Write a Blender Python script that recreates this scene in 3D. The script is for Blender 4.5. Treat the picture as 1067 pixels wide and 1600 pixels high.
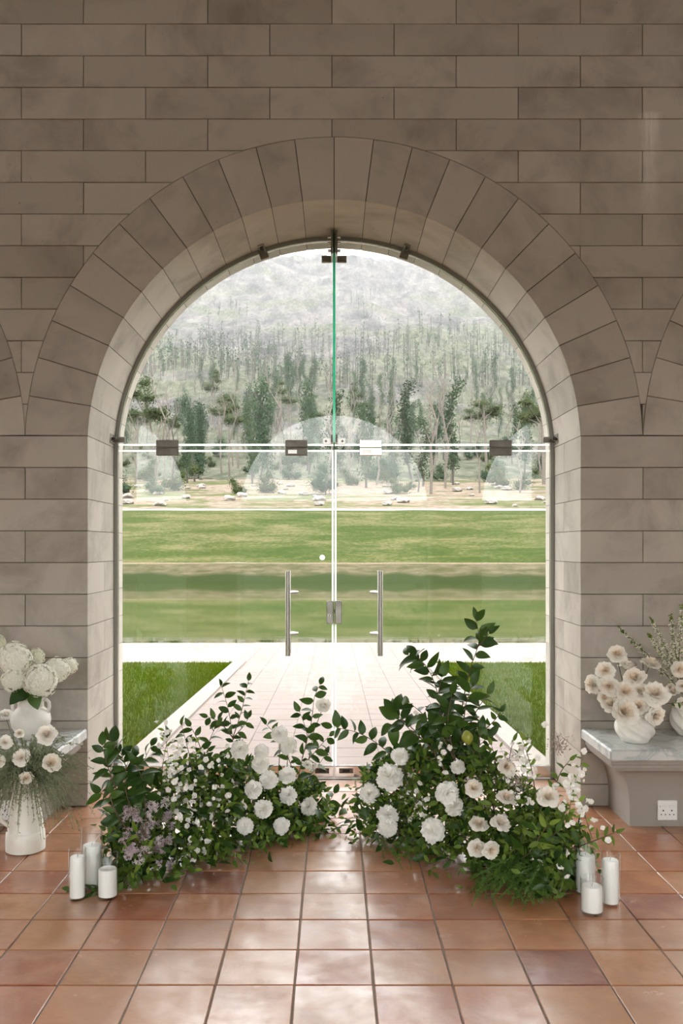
import bpy, bmesh, math, random
import numpy as np
from mathutils import Vector, Matrix, noise as mnoise

for o in list(bpy.data.objects):
    bpy.data.objects.remove(o, do_unlink=True)
SC = bpy.context.scene
COL = SC.collection
rnd = random.Random(7)
PI = math.pi

# ------------------------------------------------------------------ camera
FPX, CX, CY, EYE, CAMY = 1402.0, 522.0, 855.0, 1.40, -4.85
cam = bpy.data.cameras.new('camera')
cam.sensor_fit = 'VERTICAL'
cam.sensor_height = 36.0
cam.lens = FPX / 1600 * 36.0
cam.shift_x = (533.5 - CX) / 1600
cam.shift_y = (CY - 800) / 1600
cam.clip_end = 6000
camo = bpy.data.objects.new('camera', cam)
camo.location = (0, CAMY, EYE)
camo.rotation_euler = (PI / 2, 0, 0)
COL.objects.link(camo)
SC.camera = camo

# ------------------------------------------------------------------ sky (bright even overcast) and exposure
world = bpy.data.worlds.new('overcast_sky')
SC.world = world
world.use_nodes = True
bg = world.node_tree.nodes['Background']
bg.inputs['Color'].default_value = (1.0, 0.99, 0.98, 1)
bg.inputs['Strength'].default_value = 1.0
SC.view_settings.view_transform = 'Standard'
SC.view_settings.look = 'None'
SC.view_settings.gamma = 1.0
SC.view_settings.use_curve_mapping = False
SC.view_settings.exposure = 2.57
SC.cycles.use_denoising = True
SC.cycles.max_bounces = 10
SC.cycles.diffuse_bounces = 6
SC.cycles.glossy_bounces = 5
SC.cycles.transmission_bounces = 8
SC.cycles.transparent_max_bounces = 32
SC.cycles.volume_bounces = 1
SC.cycles.sample_clamp_indirect = 8.0

# ------------------------------------------------------------------ helpers
def W(px, py, d):
    """world point seen at a photo position at depth d in front of the lens"""
    return Vector(((px - CX) * d / FPX, d + CAMY, EYE - (py - CY) * d / FPX))

def new_obj(name, data, parent=None):
    o = bpy.data.objects.new(name, data)
    COL.objects.link(o)
    if parent is not None:
        o.parent = parent
    return o

def tag(o, label=None, cat=None, group=None, kind=None):
    if label: o['label'] = label
    if cat: o['category'] = cat
    if group: o['group'] = group
    if kind: o['kind'] = kind
    return o

def empty(name, loc=(0, 0, 0), parent=None):
    o = new_obj(name, None, parent)
    o.location = loc
    o.empty_display_size = 0.05
    return o

def mesh_from(name, v, f, mat=None, smooth=False, recalc=True):
    m = bpy.data.meshes.new(name)
    m.from_pydata([tuple(p) for p in v], [], f)
    if recalc:
        bm = bmesh.new(); bm.from_mesh(m)
        bmesh.ops.recalc_face_normals(bm, faces=bm.faces)
        bm.to_mesh(m); bm.free()
    if mat: m.materials.append(mat)
    if smooth:
        m.polygons.foreach_set('use_smooth', [True] * len(m.polygons))
    m.update()
    return m

class MB:
    def __init__(self):
        self.v = []; self.f = []
    def add(self, v, f):
        n = len(self.v)
        self.v += [tuple(p) for p in v]
        self.f += [tuple(i + n for i in q) for q in f]
        return self
    def box(self, x0, x1, y0, y1, z0, z1, b=0.0, mat=None):
        c = [((x0 + x1) / 2), ((y0 + y1) / 2), ((z0 + z1) / 2)]
        s = [abs(x1 - x0), abs(y1 - y0), abs(z1 - z0)]
        bm = bmesh.new()
        bmesh.ops.create_cube(bm, size=1.0)
        for vv in bm.verts:
            vv.co = Vector((vv.co.x * s[0] + c[0], vv.co.y * s[1] + c[1], vv.co.z * s[2] + c[2]))
        if b > 0:
            bmesh.ops.bevel(bm, geom=list(bm.edges), offset=b, segments=1, profile=0.5, affect='EDGES')
        bm.verts.index_update()
        self.add([(mat @ vv.co if mat else vv.co) for vv in bm.verts], [[q.index for q in fc.verts] for fc in bm.faces])
        bm.free()
        return self
    def tube(self, pts, rad, n=6, cap=True):
        pts = [Vector(p) for p in pts]
        if not isinstance(rad, (list, tuple)): rad = [rad] * len(pts)
        V = []; F = []
        up = None
        for i, p in enumerate(pts):
            a = pts[max(i - 1, 0)]; b = pts[min(i + 1, len(pts) - 1)]
            t = (b - a)
            t = t.normalized() if t.length > 1e-9 else Vector((0, 0, 1))
            if up is None:
                up = t.orthogonal().normalized()
            up = (up - t * up.dot(t))
            up = up.normalized() if up.length > 1e-6 else t.orthogonal().normalized()
            w = t.cross(up)
            for k in range(n):
                a_ = 2 * PI * k / n
                V.append(p + (up * math.cos(a_) + w * math.sin(a_)) * rad[i])
        for i in range(len(pts) - 1):
            for k in range(n):
                F.append((i * n + k, i * n + (k + 1) % n, (i + 1) * n + (k + 1) % n, (i + 1) * n + k))
        if cap:
            F.append(tuple(range(n - 1, -1, -1)))
            F.append(tuple((len(pts) - 1) * n + k for k in range(n)))
        return self.add(V, F)
    def lathe(self, prof, n=32, c=(0, 0, 0), mod=None, close=False):
        V = []; F = []
        for j, (r, z) in enumerate(prof):
            for k in range(n):
                a = 2 * PI * k / n
                rr = r * (mod(a, z) if mod else 1)
                V.append((c[0] + rr * math.cos(a), c[1] + rr * math.sin(a), c[2] + z))
        for j in range(len(prof) - 1):
            for k in range(n):
                F.append((j * n + k, j * n + (k + 1) % n, (j + 1) * n + (k + 1) % n, (j + 1) * n + k))
        if close:
            j = len(prof) - 1
            for k in range(n):
                F.append((j * n + k, j * n + (k + 1) % n, (k + 1) % n, k))
        else:
            if prof[0][0] > 1e-6: F.append(tuple(range(n - 1, -1, -1)))
            if prof[-1][0] > 1e-6: F.append(tuple((len(prof) - 1) * n + k for k in range(n)))
        return self.add(V, F)
    def prism(self, poly, y0, y1, b=0.0):
        """poly is (x, z) counter-clockwise seen from -Y; the face at y0 is chamfered by b"""
        n = len(poly)
        V = []; F = []
        if b > 0:
            ins = []
            for i in range(n):
                p0 = Vector(poly[i - 1]); p1 = Vector(poly[i]); p2 = Vector(poly[(i + 1) % n])
                e1 = (p1 - p0); e2 = (p2 - p1)
                e1 = e1.normalized() if e1.length > 1e-9 else e2.normalized()
                e2 = e2.normalized() if e2.length > 1e-9 else e1
                n1 = Vector((-e1.y, e1.x)); n2 = Vector((-e2.y, e2.x))
                m = n1 + n2
                m = m.normalized() if m.length > 1e-6 else n1
                k = b / max(0.45, m.dot(n1))
                ins.append(p1 + m * k)
            V += [(p.x, y0, p.y) for p in ins] + [(p[0], y0 + b, p[1]) for p in poly] + [(p[0], y1, p[1]) for p in poly]
            rings = 3
        else:
            V += [(p[0], y0, p[1]) for p in poly] + [(p[0], y1, p[1]) for p in poly]
            rings = 2
        F.append(tuple(range(n)))
        for r in range(rings - 1):
            for i in range(n):
                F.append((r * n + i, r * n + (i + 1) % n, (r + 1) * n + (i + 1) % n, (r + 1) * n + i))
        F.append(tuple((rings - 1) * n + i for i in range(n - 1, -1, -1)))
        return self.add(V, F)
    def mesh(self, name, mat=None, smooth=False, recalc=True):
        return mesh_from(name, self.v, self.f, mat, smooth, recalc)
    def build(self, name, mat=None, parent=None, smooth=False, loc=None, recalc=True):
        o = new_obj(name, self.mesh(name, mat, smooth, recalc), parent)
        if loc is not None: o.location = loc
        return o

def autosmooth(o, deg=40):
    m = o.data
    m.polygons.foreach_set('use_smooth', [True] * len(m.polygons))
    bm = bmesh.new(); bm.from_mesh(m)
    for e in bm.edges:
        if len(e.link_faces) == 2 and e.calc_face_angle(0) > math.radians(deg):
            e.smooth = False
    bm.to_mesh(m); bm.free()
    return o

# ------------------------------------------------------------------ materials
class NT:
    def __init__(self, name):
        self.m = bpy.data.materials.new(name)
        self.m.use_nodes = True
        self.t = self.m.node_tree
        self.n = self.t.nodes; self.l = self.t.links
        self.b = self.n['Principled BSDF']
        self.out = self.n['Material Output']
    def node(self, typ, **kw):
        nd = self.n.new(typ)
        for k, v in kw.items():
            if k.startswith('i_'):
                nd.inputs[k[2:].replace('_', ' ')].default_value = v
            else:
                setattr(nd, k, v)
        return nd
    def link(self, a, b): self.l.new(a, b)
    def pos(self):
        return self.node('ShaderNodeNewGeometry').outputs['Position']
    def noise(self, scale, detail=4, rough=0.55, vec=None, stretch=None, dist=0.0):
        nd = self.node('ShaderNodeTexNoise')
        nd.inputs['Scale'].default_value = scale
        nd.inputs['Detail'].default_value = detail
        nd.inputs['Roughness'].default_value = rough
        nd.inputs['Distortion'].default_value = dist
        v = vec if vec is not None else self.pos()
        if stretch:
            mp = self.node('ShaderNodeMapping'); mp.inputs['Scale'].default_value = stretch
            self.link(v, mp.inputs['Vector']); v = mp.outputs['Vector']
        self.link(v, nd.inputs['Vector'])
        return nd.outputs['Fac']
    def ramp(self, fac, stops, interp='LINEAR'):
        r = self.node('ShaderNodeValToRGB')
        r.color_ramp.interpolation = interp
        e = r.color_ramp.elements
        while len(e) < len(stops): e.new(0.5)
        for i, (p, c) in enumerate(stops):
            e[i].position = p
            e[i].color = (c[0], c[1], c[2], 1) if hasattr(c, '__len__') else (c, c, c, 1)
        self.link(fac, r.inputs['Fac'])
        return r.outputs['Color']
    def mix(self, a, b, fac, mode='MIX'):
        x = self.node('ShaderNodeMix', data_type='RGBA', blend_type=mode)
        for sock, val in ((x.inputs[6], a), (x.inputs[7], b), (x.inputs[0], fac)):
            if hasattr(val, 'is_output'): self.link(val, sock)
            elif hasattr(val, '__len__'): sock.default_value = (val[0], val[1], val[2], 1)
            else: sock.default_value = val
        return x.outputs[2]
    def math(self, op, a, b=0.0):
        x = self.node('ShaderNodeMath', operation=op)
        for sock, val in ((x.inputs[0], a), (x.inputs[1], b)):
            if hasattr(val, 'is_output'): self.link(val, sock)
            else: sock.default_value = val
        return x.outputs[0]
    def rand(self):
        return self.node('ShaderNodeObjectInfo').outputs['Random']
    def objvec(self):
        """position offset per object, so that alike pieces differ"""
        oi = self.node('ShaderNodeObjectInfo')
        v = self.node('ShaderNodeVectorMath', operation='MULTIPLY_ADD')
        cmb = self.node('ShaderNodeCombineXYZ')
        for i in range(3): self.link(oi.outputs['Random'], cmb.inputs[i])
        self.link(cmb.outputs[0], v.inputs[0])
        v.inputs[1].default_value = (37.0, 91.0, 53.0)
        self.link(self.pos(), v.inputs[2])
        return v.outputs[0]
    def bump(self, h, strength=0.3, dist=0.01):
        b = self.node('ShaderNodeBump')
        b.inputs['Strength'].default_value = strength
        b.inputs['Distance'].default_value = dist
        self.link(h, b.inputs['Height'])
        self.link(b.outputs[0], self.b.inputs['Normal'])
    def set(self, **kw):
        for k, v in kw.items():
            s = self.b.inputs[k.replace('_', ' ')]
            if hasattr(v, 'is_output'): self.link(v, s)
            elif hasattr(v, '__len__'): s.default_value = (v[0], v[1], v[2], 1)
            else: s.default_value = v
        return self

def plain(name, col, rough=0.5, metal=0.0, spec=0.5, var=0.0, **kw):
    t = NT(name)
    if var > 0:
        n = t.noise(9.0, 4, vec=t.objvec())
        lo = tuple(c * (1 - var) for c in col); hi = tuple(min(1, c * (1 + var)) for c in col)
        t.set(Base_Color=t.ramp(n, [(0.3, lo), (0.7, hi)]))
    else:
        t.set(Base_Color=col)
    t.set(Roughness=rough, Metallic=metal)
    t.b.inputs['Specular IOR Level'].default_value = spec
    for k, v in kw.items():
        t.set(**{k: v})
    return t.m

M = {}
def stone_mat(name, lo, hi, stain, smear=False):
    t = NT(name)
    ov = t.objvec()
    base = t.ramp(t.rand(), [(0.0, lo), (0.5, tuple((a + b) / 2 for a, b in zip(lo, hi))), (1.0, hi)])
    n1 = t.noise(2.6, 6, 0.62, ov, dist=0.5)
    c = t.mix(base, stain, t.ramp(n1, [(0.46, 0.0), (0.70, 0.75)]))
    n2 = t.noise(1.3, 3, 0.5, ov)
    c = t.mix(c, tuple(min(1, x * 1.22) for x in hi), t.ramp(n2, [(0.55, 0.0), (0.72, 0.5)]))
    if smear:
        sep = t.node('ShaderNodeSeparateXYZ'); t.link(t.pos(), sep.inputs[0])
        wob = t.math('MULTIPLY', t.math('SUBTRACT', t.noise(6, 3, 0.6), 0.5), 0.10)
        dx = t.math('ABSOLUTE', t.math('SUBTRACT', t.math('ADD', sep.outputs['X'], wob), 1.705))
        mx = t.ramp(dx, [(0.02, 1.0), (0.065, 0.0)])
        zz = t.math('DIVIDE', t.math('SUBTRACT', sep.outputs['Z'], 3.15), 0.62)
        mz = t.ramp(zz, [(0.0, 0.0), (0.3, 0.35), (0.6, 0.6), (0.95, 0.75), (0.99, 0.0)])
        st_ = t.ramp(t.noise(18, 3, 0.6, None, (4, 1, 0.4)), [(0.35, 0.35), (0.65, 1.0)])
        c = t.mix(c, (0.85, 0.82, 0.78), t.math('MULTIPLY', t.math('MULTIPLY', mx, mz), st_))
    grit = t.noise(140, 3, 0.6, ov)
    c = t.mix(c, (0.5, 0.5, 0.5), t.ramp(grit, [(0.3, 0.0), (0.7, 0.12)]), 'OVERLAY')
    spots = t.noise(38, 3, 0.7, ov)
    c = t.mix(c, tuple(x * 0.35 for x in stain), t.ramp(spots, [(0.71, 0.0), (0.77, 0.55)]))
    t.set(Base_Color=c, Roughness=0.82)
    t.b.inputs['Specular IOR Level'].default_value = 0.3
    h = t.math('ADD', t.noise(55, 5, 0.6, ov), t.math('MULTIPLY', t.noise(8, 4, 0.6, ov), 1.5))
    t.bump(h, 0.25, 0.004)
    return t.m
M['stone'] = stone_mat('sandstone_block', (0.43, 0.393, 0.342), (0.525, 0.483, 0.428), (0.265, 0.235, 0.20), True)
M['joint'] = plain('dark_joint_mortar', (0.085, 0.07, 0.058), 0.95)
M['plaster'] = plain('rough_wall_plaster', (0.36, 0.305, 0.25), 0.9, var=0.12)
M['ceiling'] = plain('ceiling_warm_bounce', (0.33, 0.235, 0.16), 0.7, var=0.15)  # warm colour chosen so bounced light browns the top of the arch wall
M['pedestal'] = stone_mat('bench_render', (0.30, 0.27, 0.235), (0.36, 0.325, 0.29), (0.22, 0.19, 0.165))

def tile_mat():
    t = NT('terracotta_tile')
    ov = t.objvec()
    base = t.ramp(t.rand(), [(0.0, (0.21, 0.070, 0.050)), (0.08, (0.31, 0.100, 0.046)), (0.35, (0.38, 0.145, 0.062)), (0.6, (0.41, 0.19, 0.085)),
                             (0.85, (0.34, 0.165, 0.085)), (1.0, (0.40, 0.17, 0.085))])
    n1 = t.noise(6.5, 5, 0.6, ov, dist=0.7)
    c = t.mix(base, (0.49, 0.255, 0.13), t.ramp(n1, [(0.45, 0.0), (0.75, 0.65)]))
    n2 = t.noise(3.1, 5, 0.65, ov, dist=0.4)
    c = t.mix(c, (0.19, 0.075, 0.045), t.ramp(n2, [(0.52, 0.0), (0.75, 0.55)]))
    sm = t.noise(14, 5, 0.7, ov, stretch=(1, 3.5, 1))
    c = t.mix(c, (0.52, 0.38, 0.28), t.ramp(sm, [(0.58, 0.0), (0.8, 0.4)]))
    t.set(Base_Color=c)
    r = t.noise(7, 5, 0.65, ov)
    t.set(Roughness=t.ramp(r, [(0.3, 0.28), (0.72, 0.5)]))
    t.b.inputs['Specular IOR Level'].default_value = 0.5
    t.set(Coat_Weight=t.ramp(t.noise(5, 4, 0.6, ov), [(0.36, 0.2), (0.62, 0.95)]), Coat_Roughness=t.ramp(r, [(0.3, 0.12), (0.72, 0.30)]))
    t.b.inputs['Coat IOR'].default_value = 1.55
    h = t.math('ADD', t.noise(9, 3, 0.5, ov), t.math('MULTIPLY', t.noise(60, 4, 0.6, ov), 0.18))
    t.bump(h, 0.28, 0.012)
    return t.m
M['tile'] = tile_mat()
M['grout'] = plain('grey_grout', (0.30, 0.265, 0.23), 0.9, var=0.25)

def marble_mat():
    t = NT('pale_marble')
    n = t.noise(5, 8, 0.65, dist=2.2)
    c = t.ramp(n, [(0.35, (0.60, 0.60, 0.57)), (0.5, (0.50, 0.52, 0.51)), (0.56, (0.36, 0.39, 0.39)), (0.64, (0.58, 0.585, 0.56))])
    t.set(Base_Color=c, Roughness=0.22)
    return t.m
M['marble'] = marble_mat()
M['steel'] = plain('brushed_steel', (0.46, 0.445, 0.42), 0.24, 1.0)
M['steel_mid'] = plain('satin_steel_fitting', (0.30, 0.285, 0.26), 0.28, 1.0, var=0.3)
M['chrome'] = plain('polished_steel', (0.75, 0.74, 0.72), 0.15, 1.0)
M['steel_dark'] = plain('dim_reflection_steel', (0.12, 0.105, 0.09), 0.3, 1.0, var=0.35)  # dark base colour stands in for the dim room mirrored in the steel
M['alu'] = plain('grey_aluminium_channel', (0.30, 0.30, 0.27), 0.45, 0.8)
M['black'] = plain('black_plastic', (0.015, 0.015, 0.015), 0.5)
M['white_plastic'] = plain('white_plastic', (0.80, 0.80, 0.78), 0.3)

def thin_glass(name, tint=(0.985, 0.995, 0.99), refl=1.0, base=0.0, rough=0.0):
    t = NT(name)
    t.n.remove(t.b)
    tr = t.node('ShaderNodeBsdfTransparent'); tr.inputs['Color'].default_value = (*tint, 1)
    gl = t.node('ShaderNodeBsdfGlossy'); gl.inputs['Roughness'].default_value = rough
    fr = t.node('ShaderNodeLayerWeight'); fr.inputs['Blend'].default_value = 0.5
    f = t.math('ADD', t.math('MULTIPLY', t.math('POWER', fr.outputs['Facing'], 5.0), 0.9 * refl), 0.04 * refl + base)
    mx = t.node('ShaderNodeMixShader')
    t.link(f, mx.inputs[0]); t.link(tr.outputs[0], mx.inputs[1]); t.link(gl.outputs[0], mx.inputs[2])
    t.link(mx.outputs[0], t.out.inputs['Surface'])
    return t.m
M['glass'] = thin_glass('door_glass', refl=0.85, base=0.0)
M['candle_glass'] = thin_glass('candle_glass', (0.985, 0.992, 0.99), 1.0)
M['fin'] = thin_glass('green_glass_fin', (0.80, 0.95, 0.88), 1.0)
def seal_mat():
    t = NT('clear_edge_seal')
    t.n.remove(t.b)
    tl = t.node('ShaderNodeBsdfTranslucent'); tl.inputs['Color'].default_value = (0.80, 0.84, 0.81, 1)
    tr = t.node('ShaderNodeBsdfTransparent')
    mx = t.node('ShaderNodeMixShader'); mx.inputs[0].default_value = 0.45
    t.link(tl.outputs[0], mx.inputs[1]); t.link(tr.outputs[0], mx.inputs[2])
    t.link(mx.outputs[0], t.out.inputs['Surface'])
    return t.m
M['seal'] = seal_mat()
def green_edge_mat():
    t = NT('green_glass_edge')
    t.n.remove(t.b)
    tl = t.node('ShaderNodeBsdfTranslucent'); tl.inputs['Color'].default_value = (0.20, 0.62, 0.48, 1)
    gl = t.node('ShaderNodeBsdfGlossy'); gl.inputs['Roughness'].default_value = 0.1
    mx = t.node('ShaderNodeMixShader'); mx.inputs[0].default_value = 0.08
    t.link(tl.outputs[0], mx.inputs[1]); t.link(gl.outputs[0], mx.inputs[2])
    t.link(mx.outputs[0], t.out.inputs['Surface'])
    return t.m
M['green_edge'] = green_edge_mat()
M['wax'] = plain('white_candle_wax', (0.88, 0.87, 0.84), 0.55)
M['wick'] = plain('candle_wick', (0.25, 0.22, 0.18), 0.9)
def ceramic(name, col):
    t = NT(name)
    n = t.noise(30, 4, 0.6)
    t.set(Base_Color=t.ramp(n, [(0.35, tuple(c * 0.93 for c in col)), (0.65, col)]), Roughness=0.5)
    t.bump(n, 0.08, 0.003)
    return t.m
M['ceramic'] = ceramic('matt_white_ceramic', (0.80, 0.77, 0.71))
M['ceramic_gloss'] = ceramic('cream_glazed_ceramic', (0.80, 0.775, 0.70))
M['ceramic_gloss'].node_tree.nodes['Principled BSDF'].inputs['Roughness'].default_value = 0.3

def leafy(name, cols, rough=0.38, trans=0.25, spec=0.5, scale=14):
    """front sheen plus light through the blade"""
    t = NT(name)
    n = t.noise(scale, 3, 0.6, t.objvec())
    r = t.math('ADD', t.math('MULTIPLY', t.rand(), 0.45), t.math('MULTIPLY', n, 0.6))
    k = len(cols)
    c = t.ramp(r, [(0.22 + 0.56 * i / (k - 1), cols[i]) for i in range(k)])
    t.set(Base_Color=c, Roughness=rough)
    t.b.inputs['Specular IOR Level'].default_value = spec
    tl = t.node('ShaderNodeBsdfTranslucent')
    t.link(c, tl.inputs['Color'])
    mx = t.node('ShaderNodeMixShader'); mx.inputs[0].default_value = trans
    t.link(t.b.outputs[0], mx.inputs[1]); t.link(tl.outputs[0], mx.inputs[2])
    t.link(mx.outputs[0], t.out.inputs['Surface'])
    return t.m
M['leaf_dark'] = leafy('glossy_dark_leaf', [(0.018, 0.05, 0.008), (0.036, 0.085, 0.012), (0.07, 0.135, 0.02)], 0.36, 0.25, 0.35)
M['leaf_mid'] = leafy('mid_green_leaf', [(0.038, 0.085, 0.010), (0.075, 0.145, 0.018), (0.14, 0.215, 0.03)], 0.5, 0.28, 0.3)
M['leaf_light'] = leafy('fresh_green_leaf', [(0.10, 0.18, 0.02), (0.17, 0.27, 0.035), (0.25, 0.35, 0.06)], 0.5, 0.35, 0.3)
M['fern'] = leafy('feathery_fern', [(0.05, 0.14, 0.025), (0.10, 0.22, 0.04), (0.16, 0.29, 0.06)], 0.5, 0.35)
M['wisp'] = leafy('grey_green_wisp', [(0.20, 0.24, 0.13), (0.36, 0.39, 0.26), (0.62, 0.62, 0.50)], 0.6, 0.3, 0.3, 60)
M['stem'] = plain('green_brown_stem', (0.10, 0.11, 0.04), 0.6, var=0.3)
M['twig'] = plain('brown_twig', (0.13, 0.085, 0.05), 0.75, var=0.3)
M['petal'] = leafy('white_petal', [(0.88, 0.86, 0.79), (0.92, 0.905, 0.85), (0.94, 0.93, 0.89)], 0.55, 0.16, 0.25, 25)
M['petal_cream'] = leafy('cream_petal', [(0.90, 0.85, 0.76), (0.925, 0.885, 0.81), (0.94, 0.915, 0.86)], 0.55, 0.16, 0.25, 25)
M['petal_heart'] = leafy('peach_rose_heart', [(0.90, 0.78, 0.64), (0.92, 0.83, 0.71), (0.93, 0.87, 0.79)], 0.55, 0.16, 0.25, 25)
M['petal_hyd'] = leafy('hydrangea_floret', [(0.82, 0.82, 0.68), (0.89, 0.885, 0.77), (0.93, 0.925, 0.85)], 0.6, 0.25, 0.2, 40)
M['petal_pink'] = leafy('pale_mauve_petal', [(0.42, 0.30, 0.33), (0.72, 0.62, 0.66), (0.86, 0.80, 0.82)], 0.6, 0.25, 0.2, 40)
M['bud'] = leafy('pale_bud', [(0.34, 0.25, 0.22), (0.60, 0.52, 0.46), (0.80, 0.76, 0.70)], 0.6, 0.2, 0.2, 60)
M['lemon'] = plain('unripe_lemon', (0.30, 0.33, 0.05), 0.4, var=0.15)

# outside
def path_mat():
    t = NT('pale_paving')
    n = t.noise(4, 5, 0.6, t.objvec())
    t.set(Base_Color=t.ramp(n, [(0.3, (0.180, 0.138, 0.120)), (0.7, (0.200, 0.160, 0.143))]), Roughness=0.8)
    return t.m
M['paver'] = path_mat()
def path_far():
    t = NT('pale_paving_far')
    br = t.node('ShaderNodeTexBrick')
    br.offset = 0.0
    br.inputs['Scale'].default_value = 1.0
    br.inputs['Color1'].default_value = (0.182, 0.140, 0.122, 1)
    br.inputs['Color2'].default_value = (0.200, 0.160, 0.143, 1)
    br.inputs['Mortar'].default_value = (0.125, 0.09, 0.075, 1)
    br.inputs['Mortar Size'].default_value = 0.006
    br.inputs['Brick Width'].default_value = 0.31
    br.inputs['Row Height'].default_value = 0.31
    t.link(t.pos(), br.inputs['Vector'])
    t.set(Base_Color=br.outputs[0], Roughness=0.8)
    return t.m
M['path_far'] = path_far()
M['kerb'] = plain('pale_kerb', (0.2271, 0.1987, 0.1704), 0.8, var=0.08)
def gravel_mat():
    t = NT('pale_gravel')
    v = t.node('ShaderNodeTexVoronoi'); v.inputs['Scale'].default_value = 9
    t.link(t.pos(), v.inputs['Vector'])
    n = t.noise(1.2, 4, 0.6)
    c = t.ramp(v.outputs['Distance'], [(0.0, (0.2677, 0.2352, 0.2028)), (0.55, (0.2028, 0.1704, 0.142)), (0.8, (0.1055, 0.08518, 0.06895))])
    t.set(Base_Color=t.mix(c, (0.2352, 0.2069, 0.1785), t.ramp(n, [(0.4, 0.2), (0.6, 0.9)])), Roughness=0.9)
    return t.m
M['gravel'] = gravel_mat()
M['soil'] = plain('lawn_soil', (0.04, 0.058, 0.004), 0.95, spec=0.05, var=0.3)
M['blade'] = leafy('lawn_blade', [(0.034, 0.062, 0.0008), (0.053, 0.086, 0.0014), (0.083, 0.112, 0.005)], 0.9, 0.3, 0.02, 5)
def bank_mat():
    t = NT('grass_bank')
    n1 = t.noise(0.5, 6, 0.65, stretch=(0.35, 1, 1.6), dist=0.6)
    n2 = t.noise(7.0, 6, 0.75, stretch=(0.5, 0.6, 1))
    f = t.math('ADD', t.math('MULTIPLY', n1, 0.55), t.math('MULTIPLY', n2, 0.45))
    c = t.ramp(f, [(0.41, (0.022, 0.040, 0.003)), (0.485, (0.038, 0.052, 0.008)), (0.53, (0.060, 0.066, 0.019)), (0.6, (0.100, 0.091, 0.038))])
    t.set(Base_Color=c, Roughness=0.95)
    t.b.inputs['Specular IOR Level'].default_value = 0.1
    return t.m
M['bank'] = bank_mat()
def shore_mat():
    t = NT('dry_shore_grass')
    n2 = t.noise(2.2, 6, 0.7, stretch=(0.4, 1, 1))
    c = t.ramp(n2, [(0.38, (0.04462, 0.04664, 0.01622)), (0.5, (0.07301, 0.06287, 0.03448)), (0.62, (0.1014, 0.08518, 0.05273))])
    sep = t.node('ShaderNodeSeparateXYZ'); t.link(t.pos(), sep.inputs[0])
    g = t.math('ADD', sep.outputs['Z'], t.math('MULTIPLY', t.noise(0.35, 4), 0.6))
    c = t.mix((0.02028, 0.03042, 0.007301), c, t.ramp(g, [(0.02, 0.0), (0.24, 1.0)]))
    t.set(Base_Color=c, Roughness=0.95)
    t.b.inputs['Specular IOR Level'].default_value = 0.1
    return t.m
M['shore'] = shore_mat()
M['coping'] = plain('shore_edge', (0.1541, 0.1136, 0.07301), 0.9, var=0.2)
M['road'] = plain('white_gravel_road', (0.2677, 0.2515, 0.2271), 0.9)
def water_mat():
    t = NT('pond_water')
    n = t.noise(1.6, 3, 0.5, stretch=(0.35, 1.0, 1))
    t.set(Base_Color=(0.03042, 0.04056, 0.008923), Roughness=0.03)
    t.b.inputs['IOR'].default_value = 1.33
    t.bump(n, 0.02, 0.05)
    return t.m
M['water'] = water_mat()
def mountain_mat():
    t = NT('burnt_mountain_slope')
    n1 = t.noise(0.012, 8, 0.65, dist=0.8)
    n2 = t.noise(0.07, 7, 0.72, None, (1, 0.25, 0.6))
    n3 = t.noise(0.5, 5, 0.7, None, (1, 0.25, 0.6))
    f = t.math('ADD', t.math('MULTIPLY', n2, 0.65), t.math('MULTIPLY', n3, 0.35))
    rock = t.ramp(f, [(0.40, (0.030, 0.030, 0.034)), (0.47, (0.062, 0.058, 0.060)), (0.53, (0.100, 0.092, 0.089)), (0.62, (0.150, 0.139, 0.130))])
    veg = t.ramp(n3, [(0.38, (0.030, 0.042, 0.018)), (0.5, (0.062, 0.074, 0.038)), (0.62, (0.115, 0.108, 0.075))])
    sep = t.node('ShaderNodeSeparateXYZ'); t.link(t.pos(), sep.inputs[0])
    low = t.ramp(t.math('DIVIDE', sep.outputs['Z'], 260.0), [(0.05, 0.22), (0.45, 0.10), (1.0, 0.0)])
    vg = t.math('ADD', n1, low)
    c = t.mix(rock, veg, t.ramp(vg, [(0.54, 0.0), (0.66, 0.7)]))
    t.set(Base_Color=c, Roughness=0.95)
    t.b.inputs['Specular IOR Level'].default_value = 0.05
    return t.m
M['mountain'] = mountain_mat()
def scrub_mat():
    t = NT('cleared_scrub_ground')
    n1 = t.noise(0.09, 6, 0.65, stretch=(1, 1.6, 1), dist=0.6)
    n2 = t.noise(1.1, 5, 0.75)
    c = t.ramp(n2, [(0.35, (0.1055, 0.07706, 0.05678)), (0.5, (0.1785, 0.1379, 0.1055)), (0.66, (0.2515, 0.215, 0.1785))])
    g = t.ramp(n2, [(0.35, (0.03245, 0.05273, 0.01014)), (0.65, (0.06895, 0.08923, 0.02434))])
    t.set(Base_Color=t.mix(c, g, t.ramp(n1, [(0.50, 0.0), (0.58, 0.85)])), Roughness=0.95)
    t.b.inputs['Specular IOR Level'].default_value = 0.05
    return t.m
M['scrub'] = scrub_mat()
M['trunk'] = plain('pale_burnt_trunk', (0.1217, 0.1034, 0.0872), 0.9, var=0.35)
M['trunk_dark'] = plain('charred_trunk', (0.05273, 0.04462, 0.03853), 0.9, var=0.35)
M['crown'] = leafy('olive_tree_crown', [(0.032, 0.048, 0.020), (0.048, 0.066, 0.026), (0.070, 0.086, 0.036)], 0.9, 0.2, 0.05, 0.6)
M['crown_blue'] = leafy('blue_green_regrowth', [(0.024, 0.046, 0.026), (0.040, 0.067, 0.038), (0.064, 0.092, 0.056)], 0.9, 0.2, 0.05, 0.6)
M['rock'] = plain('pale_boulder', (0.2231, 0.1987, 0.1744), 0.9, var=0.2)
M['south_ground'] = plain('south_field', (0.04056, 0.05273, 0.02028), 0.95, var=0.2)

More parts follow.
